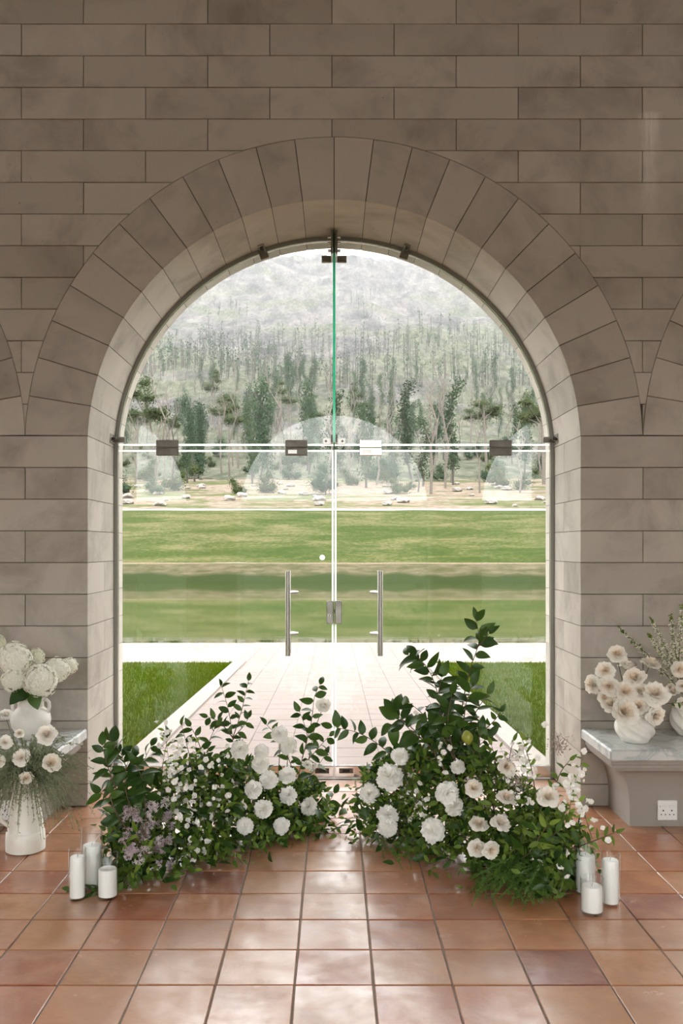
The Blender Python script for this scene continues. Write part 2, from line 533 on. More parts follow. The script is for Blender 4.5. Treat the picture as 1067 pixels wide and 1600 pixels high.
# ------------------------------------------------------------------ the building shell
RI, RO, CZ, SPRING = 1.332, 1.670, 1.947, 2.002
PITCH, ROWH, HALF = 3.340, 0.1713, 0.3357
THICK, GLASS_Y = 0.80, 0.60
ARCHES = (-PITCH, 0.0, PITCH)
CEIL = 5.4
SIDE = 5.35
SOUTH_Y = -6.15

def arch_wall(name, ya, yb, R, ztop, mat, xmin, xmax, inset=0.0):
    xs = []
    for c in ARCHES:
        for k in range(33):
            xs.append((c - R * math.cos(PI * k / 32), c))
    mb = MB()
    def quad(xa, za, xb, zb):
        mb.add([(xa, ya, za), (xb, ya, zb), (xb, ya, ztop), (xa, ya, ztop)], [(0, 1, 2, 3)])
        mb.add([(xa, yb, za), (xb, yb, zb), (xb, yb, ztop), (xa, yb, ztop)], [(3, 2, 1, 0)])
        mb.add([(xa, ya, ztop), (xb, ya, ztop), (xb, yb, ztop), (xa, yb, ztop)], [(0, 1, 2, 3)])
        mb.add([(xa, ya, za), (xb, ya, zb), (xb, yb, zb), (xa, yb, za)], [(3, 2, 1, 0)])
    def side(x, s):
        q = [(x, ya, 0), (x, yb, 0), (x, yb, CZ), (x, ya, CZ)]
        mb.add(q, [(0, 1, 2, 3) if s > 0 else (3, 2, 1, 0)])
    last = xmin
    for c in ARCHES:
        quad(last, 0, c - R, 0)
        side(c - R, 1)
        for k in range(32):
            a, b = PI * k / 32, PI * (k + 1) / 32
            quad(c - R * math.cos(a), CZ + R * math.sin(a), c - R * math.cos(b), CZ + R * math.sin(b))
        side(c + R, -1)
        last = c + R
    quad(last, 0, xmax, 0)
    mb.add([(xmin, ya, 0), (xmin, yb, 0), (xmin, yb, ztop), (xmin, ya, ztop)], [(0, 1, 2, 3)])
    mb.add([(xmax, ya, 0), (xmax, yb, 0), (xmax, yb, ztop), (xmax, ya, ztop)], [(3, 2, 1, 0)])
    o = mb.build(name, mat, recalc=False)
    tag(o, kind='structure')
    return o

wall_n = arch_wall('wall_north', 0.010, THICK - 0.003, RI + 0.005, CEIL, M['joint'], -SIDE, SIDE)
tag(wall_n, 'sandstone block wall with round arched doorway', 'wall')
wall_s = arch_wall('wall_south', SOUTH_Y - 0.6, SOUTH_Y, RI, CEIL, M['plaster'], -SIDE, SIDE)
tag(wall_s, 'arched stone wall opposite, mirrored in the door glass', 'wall')
# unseen side walls; high openings added to let daylight onto the arch wall
def side_wall(name, x0, x1, label):
    mb = MB().box(x0, x1, SOUTH_Y - 0.6, THICK, 5.2, CEIL).box(x0, x1, SOUTH_Y - 0.6, THICK, 0, 4.2)
    for (ya, yb) in ((SOUTH_Y - 0.6, -5.6), (-3.7, -3.3), (-1.4, THICK)):
        mb.box(x0, x1, ya, yb, 4.2, 5.2)
    o = mb.build(name, M['plaster'])
    tag(o, label, 'wall', kind='structure')
side_wall('wall_west', -SIDE - 0.3, -SIDE, 'plain side wall with high openings added for light beyond the jug')
side_wall('wall_east', SIDE, SIDE + 0.3, 'plain side wall with high openings added for light beyond the socket')
c = MB().box(-SIDE - 0.3, SIDE + 0.3, SOUTH_Y - 0.6, THICK, CEIL, CEIL + 0.2).build('ceiling', M['ceiling']); tag(c, 'unseen ceiling above the hall, coloured for warm bounce light', 'ceiling', kind='structure')

# stone blocks of the photographed wall --------------------------------------
G = 0.0017
def hill(x):
    z = -1
    for c in ARCHES:
        dx = abs(x - c)
        if dx < RO + G:
            z = max(z, CZ + math.sqrt((RO + G) ** 2 - dx * dx))
    return z
def clip_block(x0, x1, z0, z1):
    bp = {x0, x1}
    for c in ARCHES:
        for z in (z0, z1):
            q = (RO + G) ** 2 - (z - CZ) ** 2
            if q > 0:
                for s in (-1, 1):
                    x = c + s * math.sqrt(q)
                    if x0 < x < x1: bp.add(x)
    bp = sorted(bp)
    xs = []
    for a, b in zip(bp[:-1], bp[1:]):
        flat = hill((a + b) / 2) <= z0
        n = 1 if flat else max(2, int((b - a) / 0.04))
        xs += [a + (b - a) * i / n for i in range(n)]
    xs.append(bp[-1])
    runs = []; cur = []
    for x in xs:
        zl = max(z0, hill(x))
        if zl <= z1 + 1e-6: cur.append((x, min(zl, z1)))
        elif cur: runs.append(cur); cur = []
    if cur: runs.append(cur)
    out = []
    for r in runs:
        if r[-1][0] - r[0][0] < 0.012: continue
        poly = list(r)
        if r[-1][1] < z1 - 1e-4: poly.append((r[-1][0], z1))
        if r[0][1] < z1 - 1e-4: poly.append((r[0][0], z1))
        area = 0.5 * sum(poly[i - 1][0] * poly[i][1] - poly[i][0] * poly[i - 1][1] for i in range(len(poly)))
        if len(poly) >= 3 and area > 0.0006: out.append(poly)
    return out
cache = {}
brnd = random.Random(3)
def block(poly, ya, yb, name='stone_block'):
    cx = sum(p[0] for p in poly) / len(poly); cz = sum(p[1] for p in poly) / len(poly)
    key = (tuple((round(p[0] - cx, 4), round(p[1] - cz, 4)) for p in poly), round(yb - ya, 3))
    if key not in cache:
        cache[key] = MB().prism([(p[0] - cx, p[1] - cz) for p in poly], 0, yb - ya, 0.0022).mesh(name, M['stone'])
    o = new_obj(name, cache[key], wall_n)
    o.location = (cx, ya + brnd.uniform(-0.0016, 0.0016), cz)
    return o
row = 0
z = SPRING
XOFF = -0.012
while z < 4.9:
    full_row = (row % 2 == 0)
    off = XOFF + (HALF if row % 2 == 0 else 0.0)
    k = -6
    while True:
        x0 = off + k * 2 * HALF; x1 = x0 + 2 * HALF
        k += 1
        if x0 > 2.75: break
        if x1 < -2.75: continue
        for poly in clip_block(x0 + G, x1 - G, z + G, z + ROWH - G):
            block(poly, 0, 0.10)
    z += ROWH; row += 1
# piers below the spring line
row = 0
z = SPRING
while z > 0.01:
    z0 = max(0.0, z - ROWH)
    for s in (-1, 1):
        xa, xb = RI, PITCH - RI
        rects = [(xa, xb)] if row % 2 == 0 else [(xa, (xa + xb) / 2), ((xa + xb) / 2, xb)]
        yb = 0.35 if row % 2 == 0 else THICK
        for (a, b) in rects:
            a2, b2 = a + (G if a > xa else 0), b - (G if b < xb else 0)
            p = [(a2, z0 + G), (b2, z0 + G), (b2, z - G), (a2, z - G)]
            if s < 0: p = [(-b2, z0 + G), (-a2, z0 + G), (-a2, z - G), (-b2, z - G)]
            block(p, 0, yb)
        if row % 2 == 0:
            p = [(xa, z0 + G), (xb, z0 + G), (xb, z - G), (xa, z - G)]
            if s < 0: p = [(-xb, z0 + G), (-xa, z0 + G), (-xa, z - G), (-xb, z - G)]
            block(p, 0.35 + 2 * G, THICK)
    z -= ROWH; row += 1
# voussoirs: the whole middle arch, the near flanks of its neighbours
def voussoir(c, a0, a1):
    def pt(r, a):
        return (c + r * math.sin(a), max(CZ + r * math.cos(a), SPRING + G))
    gi, go = G / RI, G / RO
    n = 4
    poly = [pt(RO - G * 0.2, a1 - go - (a1 - a0 - 2 * go) * i / n) for i in range(n + 1)]
    poly = [pt(RI, a0 + gi + (a1 - a0 - 2 * gi) * i / n) for i in range(n + 1)] + poly
    block(poly, 0, THICK, 'voussoir')
NV = 24
st = math.radians(176 / NV)
for i in range(NV):
    a = -math.radians(88) + i * st
    voussoir(0.0, a, a + st)
    if i >= 14: voussoir(-PITCH, a, a + st)
    if i <= 9: voussoir(PITCH, a, a + st)

# floor ------------------------------------------------------------------------
TS = 0.2527
floor = MB().box(-SIDE, SIDE, SOUTH_Y - 0.6, 0.62, -0.12, -0.006).build('floor', M['grout'])
tag(floor, 'terracotta tiled floor of the hall', 'floor', kind='structure')
tm = MB().box(-TS / 2 + 0.0028, TS / 2 - 0.0028, -TS / 2 + 0.0028, TS / 2 - 0.0028, -0.02, 0.0, 0.0025).mesh('tile', M['tile'])
frnd = random.Random(11)
j0 = -0.718 + TS / 2
far_tiles = MB()
for j in range(-22, 6):
    yc = j0 + j * TS
    if yc > 0.62: continue
    for i in range(-21, 22):
        xc = i * TS
        if abs(xc) > SIDE - 0.1: continue
        d = yc - CAMY
        lim = 0.45 * d + 0.35 if d > 0 else 0
        if yc > -2.75 and abs(xc) < lim and not (yc > 0.1 and abs(xc) > RI + 0.1):
            o = new_obj('tile', tm, floor)
            o.location = (xc, yc, frnd.uniform(-0.0008, 0.0008))
            o.rotation_euler = (math.radians(frnd.gauss(0, 0.16)), math.radians(frnd.gauss(0, 0.16)), math.radians(frnd.gauss(0, 0.25)))
        elif not (yc > -0.1 and abs(xc) > RI + 0.1 and abs(abs(xc) - PITCH) > RI - 0.1):
            far_tiles.box(xc - TS / 2 + 0.003, xc + TS / 2 - 0.003, yc - TS / 2 + 0.003, yc + TS / 2 - 0.003, -0.02, 0.0)
ft = far_tiles.build('tiles_beyond_view', M['tile'], floor); ft['kind'] = 'stuff'

# ------------------------------------------------------------------ glazed doorway
def part(mb, name, mat, parent, smooth=False):
    o = mb.build(name, mat, parent, smooth)
    return o
GR = RI - 0.022
ZD = 1.990
ZT = 2.016
def door(s, label):
    root = empty('door_%d' % (1 if s < 0 else 2), (s * 0.65, GLASS_Y, 0))
    tag(root, label, 'door', kind='structure')
    L = Vector((-s * 0.65, -GLASS_Y, 0))
    def P(mb, name, mat, par=None, smooth=False):
        mb.v = [tuple(Vector(v) + L) for v in mb.v]
        return mb.build(name, mat, par or root, smooth)
    xin, xout = s * 0.016, s * GR
    a, b = min(xin, xout), max(xin, xout)
    P(MB().box(a, b, GLASS_Y - 0.005, GLASS_Y + 0.005, 0.076, ZD - 0.011), 'glass_pane', M['glass'])
    P(MB().box(a, b, GLASS_Y - 0.005, GLASS_Y + 0.005, ZD - 0.011, ZD), 'edge_seal', M['seal'])
    e0, e1 = sorted((s * 0.003, s * 0.014))
    P(MB().box(e0, e1, GLASS_Y - 0.006, GLASS_Y + 0.006, 0.076, ZD), 'edge_seal', M['seal'])
    rail = P(MB().box(min(s * 0.004, xout), max(s * 0.004, xout), GLASS_Y - 0.02, GLASS_Y + 0.02, 0.006, 0.076, 0.003), 'bottom_rail', M['chrome'])
    x0, x1 = sorted((s * 0.03, s * 0.115))
    P(MB().box(x0, x1, GLASS_Y - 0.024, GLASS_Y - 0.019, 0.032, 0.062, 0.002), 'bolt_plate', M['steel_dark'], rail)
    x0, x1 = sorted((s * 0.05, s * 0.095))
    P(MB().box(x0, x1, GLASS_Y - 0.028, GLASS_Y - 0.023, 0.040, 0.054, 0.002), 'bolt_slot', M['black'], rail)
    x0, x1 = sorted((s * 0.12, s * 0.15))
    P(MB().box(x0, x1, GLASS_Y - 0.026, GLASS_Y - 0.019, 0.012, 0.024, 0.002), 'rail_clip', M['steel'], rail)
    # pull handle: a tube on each face joined through the glass
    hx = s * 0.277
    zc = EYE - (957.5 - CY) / 257.2
    h = P(MB().tube([(hx, GLASS_Y - 0.07, zc - 0.253), (hx, GLASS_Y - 0.07, zc + 0.253)], 0.0155, 16), 'pull_handle', M['steel'], None, True)
    autosmooth(h)
    for dz in (-0.125, 0.125):
        p = P(MB().tube([(hx, GLASS_Y - 0.07, zc + dz), (hx - s * 0.055, GLASS_Y - 0.006, zc + dz)], 0.0095, 12), 'standoff', M['steel'], h, True)
        autosmooth(p)
    h2 = P(MB().tube([(hx + s * 0.004, GLASS_Y + 0.07, zc - 0.253), (hx + s * 0.004, GLASS_Y + 0.07, zc + 0.253)], 0.0155, 16), 'pull_handle', M['steel'], None, True)
    autosmooth(h2)
    for dz in (-0.125, 0.125):
        p = P(MB().tube([(hx + s * 0.004, GLASS_Y + 0.07, zc + dz), (hx - s * 0.05, GLASS_Y + 0.006, zc + dz)], 0.0095, 12), 'standoff', M['steel'], h2, True)
        autosmooth(p)
    # half of the centre lock
    zl = EYE - (956.5 - CY) / 257.2
    x0, x1 = sorted((s * 0.003, s * 0.047))
    lk = P(MB().box(x0, x1, GLASS_Y - 0.024, GLASS_Y + 0.024, zl - 0.069, zl + 0.069, 0.004), 'lock_case', M['steel_mid'])
    if s < 0:
        P(MB().tube([(-0.029, GLASS_Y - 0.03, zl - 0.018), (-0.029, GLASS_Y - 0.022, zl - 0.018)], 0.011, 12), 'lock_cylinder', M['steel'], lk)
        P(MB().box(-0.0305, -0.0275, GLASS_Y - 0.0315, GLASS_Y - 0.0295, zl - 0.026, zl - 0.012), 'keyhole', M['black'], lk)
    else:
        P(MB().box(0.000, 0.006, GLASS_Y - 0.027, GLASS_Y - 0.02, zl - 0.006, zl + 0.02), 'latch_slot', M['black'], lk)
    # patch hinges where the leaf meets the fixed light above
    for hxp in ((262, 463) if s < 0 else (579, 781.5)):
        X = (hxp - CX) / 257.2
        dark = hxp != 579
        m1 = M['steel_dark'] if dark else M['chrome']  # dark and bright steel colours imitate what each patch reflects
        hp = P(MB().box(X - 0.067, X + 0.067, GLASS_Y - 0.018, GLASS_Y + 0.018, 1.956, 2.0015, 0.003), 'patch_fitting', m1)
        P(MB().box(X - 0.067, X + 0.067, GLASS_Y - 0.018, GLASS_Y + 0.018, 2.0045, 2.05, 0.003), 'upper_plate', m1, hp)
        if hxp in (463, 579): P(MB().box(X - 0.05, X + 0.005, GLASS_Y - 0.0205, GLASS_Y - 0.017, 1.966, 1.99, 0.001), 'cover_insert', M['steel'], hp)
    return root
door_l = door(-1, 'frameless glass door leaf bearing the round white sticker')
door_r = door(1, 'frameless glass door leaf with the brighter toned upper hinge patch')

win = empty('window_1', (0, GLASS_Y, ZT))
tag(win, 'half round fixed glazing above the glass doors', 'window', kind='structure')
def PW(mb, name, mat, par=None, smooth=False):
    mb.v = [(v[0], v[1] - GLASS_Y, v[2] - ZT) for v in mb.v]
    return mb.build(name, mat, par or win, smooth)
for s in (-1, 1):
    n = 24
    a_end = math.acos((ZT + 0.011 - CZ) / GR)
    arc = [(s * max(0.004, GR * math.sin(a_end * (1 - i / n))), CZ + GR * math.cos(a_end * (1 - i / n))) for i in range(n + 1)]
    poly = [(s * 0.004, ZT + 0.011)] + arc
    if s < 0: poly = poly[::-1]
    PW(MB().prism(poly, GLASS_Y - 0.005, GLASS_Y + 0.005), 'glass_pane', M['glass'])
    a, b = sorted((s * 0.004, s * (GR - 0.002)))
    PW(MB().box(a, b, GLASS_Y - 0.005, GLASS_Y + 0.005, ZT, ZT + 0.011), 'edge_seal', M['seal'])
# channel round the opening
def channel(x_in, x_out, y0, y1):
    mb = MB()
    prof = [(x_in, 0.0)]
    path_in = [(-x_in, 0.0)] + [(x_in * math.sin(-PI / 2 + PI * i / 48), CZ + x_in * math.cos(-PI / 2 + PI * i / 48)) for i in range(49)] + [(x_in, 0.0)]
    path_out = [(-x_out, 0.0)] + [(x_out * math.sin(-PI / 2 + PI * i / 48), CZ + x_out * math.cos(-PI / 2 + PI * i / 48)) for i in range(49)] + [(x_out, 0.0)]
    n = len(path_in)
    V = []
    for y in (y0, y1):
        V += [(p[0], y, p[1]) for p in path_in] + [(p[0], y, p[1]) for p in path_out]
    F = []
    for i in range(n - 1):
        F.append((i, i + 1, n + i + 1, n + i))
        F.append((2 * n + i + 1, 2 * n + i, 3 * n + i, 3 * n + i + 1))
        F.append((i, 2 * n + i, 2 * n + i + 1, i + 1))
        F.append((n + i + 1, 3 * n + i + 1, 3 * n + i, n + i))
    mb.add(V, F)
    return mb
PW(channel(GR - 0.002, RI - 0.0005, GLASS_Y - 0.024, GLASS_Y - 0.008), 'inner_channel', M['alu'])
PW(channel(GR + 0.004, RI - 0.0005, GLASS_Y - 0.008, GLASS_Y + 0.03), 'outer_channel', M['steel'])
# glass fin and its fittings
ztop = CZ + GR
fin = PW(MB().box(-0.006, 0.006, 0.45, GLASS_Y - 0.008, 2.02, ztop - 0.005), 'glass_fin', M['fin'])
PW(MB().box(-0.0075, 0.0075, 0.444, 0.452, 2.02, ztop - 0.005), 'fin_edge', M['green_edge'], fin)
cl = PW(MB().box(-0.020, -0.008, 0.43, GLASS_Y, ztop - 0.13, ztop + 0.01, 0.002).box(0.008, 0.020, 0.43, GLASS_Y, ztop - 0.13, ztop + 0.01, 0.002), 'fin_clamp', M['steel_mid'])
for zz in (0.02, 0.055, 0.10):
    PW(MB().tube([(-0.038, 0.47, ztop - zz), (0.038, 0.47, ztop - zz)], 0.009, 10), 'clamp_bolt', M['steel'], cl)
for s in (-1, 1):
    x0, x1 = sorted((s * 0.02, s * 0.075))
    PW(MB().box(x0, x1, GLASS_Y - 0.03, GLASS_Y - 0.006, ztop - 0.135, ztop - 0.095, 0.003), 'glass_patch', M['steel_mid'])
    # lower angle brackets of the fin
    x0, x1 = sorted((s * 0.012, s * 0.07))
    lb = PW(MB().box(x0, x1, GLASS_Y - 0.016, GLASS_Y - 0.006, 2.022, 2.062, 0.002), 'fin_bracket', M['steel'])
    PW(MB().box(min(s * 0.009, s * 0.02), max(s * 0.009, s * 0.02), 0.47, GLASS_Y - 0.006, 2.022, 2.07, 0.002), 'bracket_wing', M['steel_dark'], lb)
    PW(MB().tube([(s * 0.05, GLASS_Y - 0.022, 2.042), (s * 0.05, GLASS_Y - 0.014, 2.042)], 0.007, 10), 'bracket_bolt', M['steel_dark'], lb)
    # corner connectors at the spring line
    x0, x1 = sorted((s * (GR - 0.05), s * (RI - 0.002)))
    cb = PW(MB().box(x0, x1, GLASS_Y - 0.045, GLASS_Y - 0.02, 2.03, 2.065, 0.003), 'corner_bracket', M['steel_mid'])
    x0, x1 = sorted((s * (RI - 0.01), s * (RI - 0.001)))
    PW(MB().box(x0, x1, 0.46, GLASS_Y - 0.02, 2.02, 2.075, 0.002), 'wall_plate', M['steel'], cb)
    PW(MB().tube([(s * (RI - 0.028), 0.51, 2.048), (s * (RI - 0.008), 0.51, 2.048)], 0.012, 10), 'plate_bolt', M['steel_dark'], cb)
    # clips on the crown
    ang = s * math.radians(19.2)
    mat = Matrix.Translation((0, 0, CZ)) @ Matrix.Rotation(ang, 4, 'Y')
    cp = PW(MB().box(-0.026, 0.026, GLASS_Y - 0.035, GLASS_Y - 0.008, GR - 0.045, GR + 0.012, 0.003, mat), 'arch_clip', M['steel_mid'])
    PW(MB().box(-0.02, 0.02, 0.49, GLASS_Y - 0.02, GR + 0.008, GR + 0.02, 0.002, mat), 'clip_foot', M['steel'], cp)
    PW(MB().tube([mat @ Vector((0, 0.525, GR - 0.004)), mat @ Vector((0, 0.525, GR + 0.01))], 0.011, 10), 'clip_bolt', M['steel_dark'], cp)

st_o = MB().tube([(0, -0.0012, 0), (0, 0, 0)], 0.0165, 20).build('sticker', M['seal'], loc=((503.5 - CX) / 257.2, GLASS_Y - 0.0052, EYE - (871 - CY) / 257.2))
tag(st_o, 'small round white sticker on the glass door', 'sticker')

# the glazed arches of the opposite wall
for c in ARCHES:
    poly = [(c + RI, 0.0)] + [(c + RI * math.cos(PI * k / 32), CZ + RI * math.sin(PI * k / 32)) for k in range(33)] + [(c - RI, 0.0)]
    wn = MB().prism(poly[::-1], SOUTH_Y - 0.505, SOUTH_Y - 0.495).build('window_%d' % (2 + ARCHES.index(c)), M['glass'])
    tag(wn, 'glazed arch of the opposite wall', 'window', 'glazed arches opposite', 'structure')

# ------------------------------------------------------------------ benches
def bench(s, label):
    root = empty('bench', (s * 1.67, -0.25, 0)); tag(root, label, 'bench', 'stone benches between the arches')
    x0, x1 = -0.336, 0.336
    slab = MB().box(x0, x1, -0.266, 0.249, 0.363, 0.42, 0.008).build('marble_slab', M['marble'], root)
    # coved pedestal: rings of a rectangle that widens towards the slab
    prof = [(0.0, 0.0)]
    for i in range(0, 13):
        t = i / 12
        prof.append((0.10 * (1 - math.cos(t * PI / 2)) + 0.0, 0.085 + 0.215 * math.sin(t * PI / 2)))
    prof += [(0.105, 0.315), (0.118, 0.318), (0.118, 0.332), (0.128, 0.336), (0.128, 0.363)]
    V = []; F = []
    for (o_, z_) in prof:
        a, b = -0.188 - o_, 0.188 + o_
        f_ = -0.10 - o_ * 0.9
        V += [(a, f_, z_), (b, f_, z_), (b, 0.249, z_), (a, 0.249, z_)]
    for i in range(len(prof) - 1):
        for k in range(4):
            F.append((i * 4 + k, i * 4 + (k + 1) % 4, i * 4 + 4 + (k + 1) % 4, i * 4 + 4 + k))
    F.append((3, 2, 1, 0)); n = (len(prof) - 1) * 4; F.append((n, n + 1, n + 2, n + 3))
    p = MB().add(V, F).build('pedestal', M['pedestal'], root)
    autosmooth(p, 30)
    return root
bench_l = bench(-1, 'marble topped stone bench under the hydrangea urn')
bench_r = bench(1, 'marble topped stone bench carrying the swirled vases')

def socket(x, label):
    root = empty('wall_socket', (x, -0.352, 0.083)); tag(root, label, 'socket', 'double sockets on the bench pedestals')
    MB().box(-0.05, 0.05, -0.008, 0.0, -0.05, 0.05, 0.003).build('face_plate', M['white_plastic'], root)
    for i, xx in enumerate((-0.024, 0.024)):
        sw = MB().box(xx - 0.016, xx + 0.016, -0.012, -0.007, 0.014, 0.026, 0.002).build('switch', M['white_plastic'], root)
    for xx in (-0.021, 0.021):
        MB().tube([(xx, -0.0088, -0.001), (xx, -0.0075, -0.001)], 0.0042, 12).build('socket_hole', M['black'], root)
    for xx in (-0.0315, -0.0105, 0.0105, 0.0315):
        MB().tube([(xx, -0.0088, -0.021), (xx, -0.0075, -0.021)], 0.0032, 12).build('socket_hole', M['black'], root)
    return root
socket(1.668, 'white double socket on the pedestal below the swirled vases')
socket(-1.668, 'white double socket half hidden behind the jug handle')

# ------------------------------------------------------------------ outside: garden
SLOPE = 0.03
def gz(y): return -0.005 - SLOPE * max(0.0, y - GLASS_Y)
PATH_END = 11.5
p = MB()
V = []
for y in (0.6, PATH_END):
    V += [(-1.42, y, gz(y) - 0.004), (1.42, y, gz(y) - 0.004)]
p.add(V + [(a[0], a[1], a[2] - 0.6) for a in V], [(0, 1, 3, 2), (4, 6, 7, 5), (2, 3, 7, 6), (0, 4, 5, 1), (0, 2, 6, 4), (1, 5, 7, 3)])
path = p.build('path', M['path_far']); tag(path, 'pale paved garden path leading to the pond', 'path', kind='structure')
PS = 0.31
pm = MB().box(-PS / 2 + 0.0018, PS / 2 - 0.0018, -PS / 2 + 0.003, PS / 2 - 0.003, -0.02, 0.0, 0.002).mesh('paver', M['paver'])
for j in range(20):
    for i in range(-4, 4):
        y = 0.78 + j * PS
        o = new_obj('paver', pm, path)
        o.location = ((i + 0.5) * PS, y, gz(y) + frnd.uniform(-0.001, 0.001))
        o.rotation_euler = (-math.atan(SLOPE), 0, 0)
for s in (-1, 1):
    V = []
    for y in (0.82, 7.9):
        for xx in (1.25, 1.42):
            V.append((s * xx, y, gz(y) + 0.014))
    mb = MB().add(V + [(a[0], a[1], a[2] - 0.2) for a in V], [(0, 1, 3, 2), (4, 6, 7, 5), (2, 3, 7, 6), (0, 4, 5, 1), (0, 2, 6, 4), (1, 5, 7, 3)])
    mb.build('kerb', M['kerb'], path)
# cross path beside the pond
def slab_y(x0, x1, y0, y1, dz, mat, name, label, cat):
    V = []
    for y in (y0, y1):
        V += [(x0, y, gz(y) + dz), (x1, y, gz(y) + dz)]
    mb = MB().add(V + [(a[0], a[1], a[2] - 0.6) for a in V], [(0, 1, 3, 2), (4, 6, 7, 5), (2, 3, 7, 6), (0, 4, 5, 1), (0, 2, 6, 4), (1, 5, 7, 3)])
    o = mb.build(name, mat); tag(o, label, cat, kind='structure'); return o
slab_y(-14, -1.42, 7.9, PATH_END, -0.012, M['gravel'], 'gravel_path', 'pale gravel walk between the lawn and pond behind the jug side', 'path')
slab_y(1.42, 14, 7.9, PATH_END, -0.012, M['gravel'], 'gravel_path', 'pale gravel walk between the lawn and pond behind the lemon branch', 'path')
lrng = np.random.default_rng(5)
def lawn(s, label):
    a, b = sorted((s * 1.42, s * 14))
    o = slab_y(a, b, 0.8, 7.9, -0.02, M['soil'], 'lawn', label, 'lawn')
    N = 26000
    x = 1.43 + lrng.random(N) ** 1.3 * 3.1
    y = 0.85 + lrng.random(N) * 7.0
    zz = -0.005 - SLOPE * (y - GLASS_Y) - 0.02
    h = 0.028 + lrng.random(N) * 0.03
    a_ = lrng.random(N) * 2 * PI
    wd = 0.0045
    lean = lrng.normal(0, 0.014, (N, 2))
    v = np.zeros((N, 3, 3))
    v[:, 0] = np.stack([s * x - np.cos(a_) * wd, y - np.sin(a_) * wd, zz], 1)
    v[:, 1] = np.stack([s * x + np.cos(a_) * wd, y + np.sin(a_) * wd, zz], 1)
    v[:, 2] = np.stack([s * x + lean[:, 0], y + lean[:, 1], zz + h], 1)
    m = bpy.data.meshes.new('grass')
    m.from_pydata(v.reshape(-1, 3).tolist(), [], np.arange(N * 3).reshape(-1, 3).tolist())
    m.materials.append(M['blade'])
    g = new_obj('grass', m, o); g['kind'] = 'stuff'
    return o
lawn(-1, 'green lawn beside the path on the jug side')
lawn(1, 'green lawn beside the path behind the lemon branch')

ZW = -0.637
water = MB().add([(-90, PATH_END - 0.2, ZW), (90, PATH_END - 0.2, ZW), (90, 47.5, ZW), (-90, 47.5, ZW)], [(0, 1, 2, 3)]).build('pond_water', M['water'])
tag(water, 'still pond mirroring the green bank', 'pond', kind='structure')

def strip(name, rows, mat, nx, xw, label, cat, jag=0.0, parent=None):
    """rows: list of (depth, z); a ground strip across the view"""
    V = []; F = []
    for (d, z_) in rows:
        for i in range(nx + 1):
            x = -xw + 2 * xw * i / nx
            n = mnoise.noise(Vector((x * 0.25, d * 0.4, 3.1))) * jag
            V.append((x, d + CAMY, z_ + n))
    for j in range(len(rows) - 1):
        for i in range(nx):
            F.append((j * (nx + 1) + i, j * (nx + 1) + i + 1, (j + 1) * (nx + 1) + i + 1, (j + 1) * (nx + 1) + i))
    o = MB().add(V, F).build(name, mat, parent, smooth=True, recalc=False)
    if parent is None: tag(o, label, cat, kind='structure')
    return o
strip('shore_bank', [(50.6, -0.9), (51.0, ZW + 0.02), (51.3, -0.45), (52, -0.12), (53.0, 0.34), (53.4, 0.42)], M['shore'], 160, 80, 'dry grass shore along the far side of the pond', 'bank', 0.05)
strip('shore_edge', [(53.35, 0.38), (53.4, 0.455), (53.75, 0.47)], M['coping'], 40, 80, 'thin tan edge line above the dry shore', 'bank')
def zpx(py, d): return EYE - (py - CY) * d / FPX
strip('grass_bank', [(53.7, 0.455), (56, zpx(860, 56)), (60, zpx(833, 60)), (64, zpx(808, 64)), (66, zpx(799, 66)), (67, zpx(797.5, 67))], M['bank'], 120, 85, 'green and straw coloured grass bank beyond the pond', 'bank', 0.05)
strip('gravel_road', [(66.8, zpx(798.5, 66.8)), (68.5, zpx(795, 68.5))], M['road'], 20, 85, 'thin white road line on top of the bank', 'road')

# scrub ground and mountain
PROF = [(68, zpx(797, 68)), (80, zpx(785, 80)), (95, zpx(768, 95)), (120, zpx(742, 120)), (170, zpx(704, 170)), (250, zpx(650, 250)), (400, zpx(580, 400)),
        (700, zpx(488, 700)), (1000, zpx(432, 1000)), (1380, zpx(404, 1380)), (1500, zpx(412, 1500)), (1700, zpx(440, 1700))]
def prof(d):
    for (a, za), (b, zb) in zip(PROF[:-1], PROF[1:]):
        if d <= b: return za + (zb - za) * max(0, (d - a) / (b - a))
    return PROF[-1][1]
def terrain(x, d):
    k = min(1.0, max(0.0, (d - 70) / 200))
    n = mnoise.fractal(Vector((x / 260, d / 260, 1.7)), 0.9, 2.1, 6) * 26 * min(1, d / 900)
    n2 = mnoise.fractal(Vector((x / 40, d / 40, 8.2)), 0.8, 2.2, 4) * 5.0 * min(1.0, d / 500)
    ridge = mnoise.ridged_multi_fractal(Vector((x / 150, d / 110, 4.4)), 0.9, 2.1, 5, 1.0, 2.0)
    n3 = (ridge - 1.0) * 11 * min(1, max(0, (d - 350) / 500))
    fall = -0.00010 * x * x * min(1, d / 1200)
    return prof(d) + k * (n + n2 + n3) + fall
def terrain_mesh(name, ds, nx, half, mat, label, cat):
    V = []; F = []
    for d in ds:
        for i in range(nx + 1):
            x = (-1 + 2 * i / nx) * half(d)
            V.append((x, d + CAMY, terrain(x, d)))
    for j in range(len(ds) - 1):
        for i in range(nx):
            F.append((j * (nx + 1) + i, j * (nx + 1) + i + 1, (j + 1) * (nx + 1) + i + 1, (j + 1) * (nx + 1) + i))
    o = MB().add(V, F).build(name, mat, None, smooth=False, recalc=False)
    tag(o, label, cat, kind='structure'); return o
terrain_mesh('scrub_ground', [68 + (122 - 68) * i / 30 for i in range(31)], 90, lambda d: d * 0.75, M['scrub'], 'cleared stony scrub ground above the bank', 'ground')
terrain_mesh('mountain', [120 * (1700 / 120) ** (i / 170) for i in range(171)], 190, lambda d: d * 0.6 + 15, M['mountain'], 'hazy burnt mountain slope filling the arch', 'mountain')

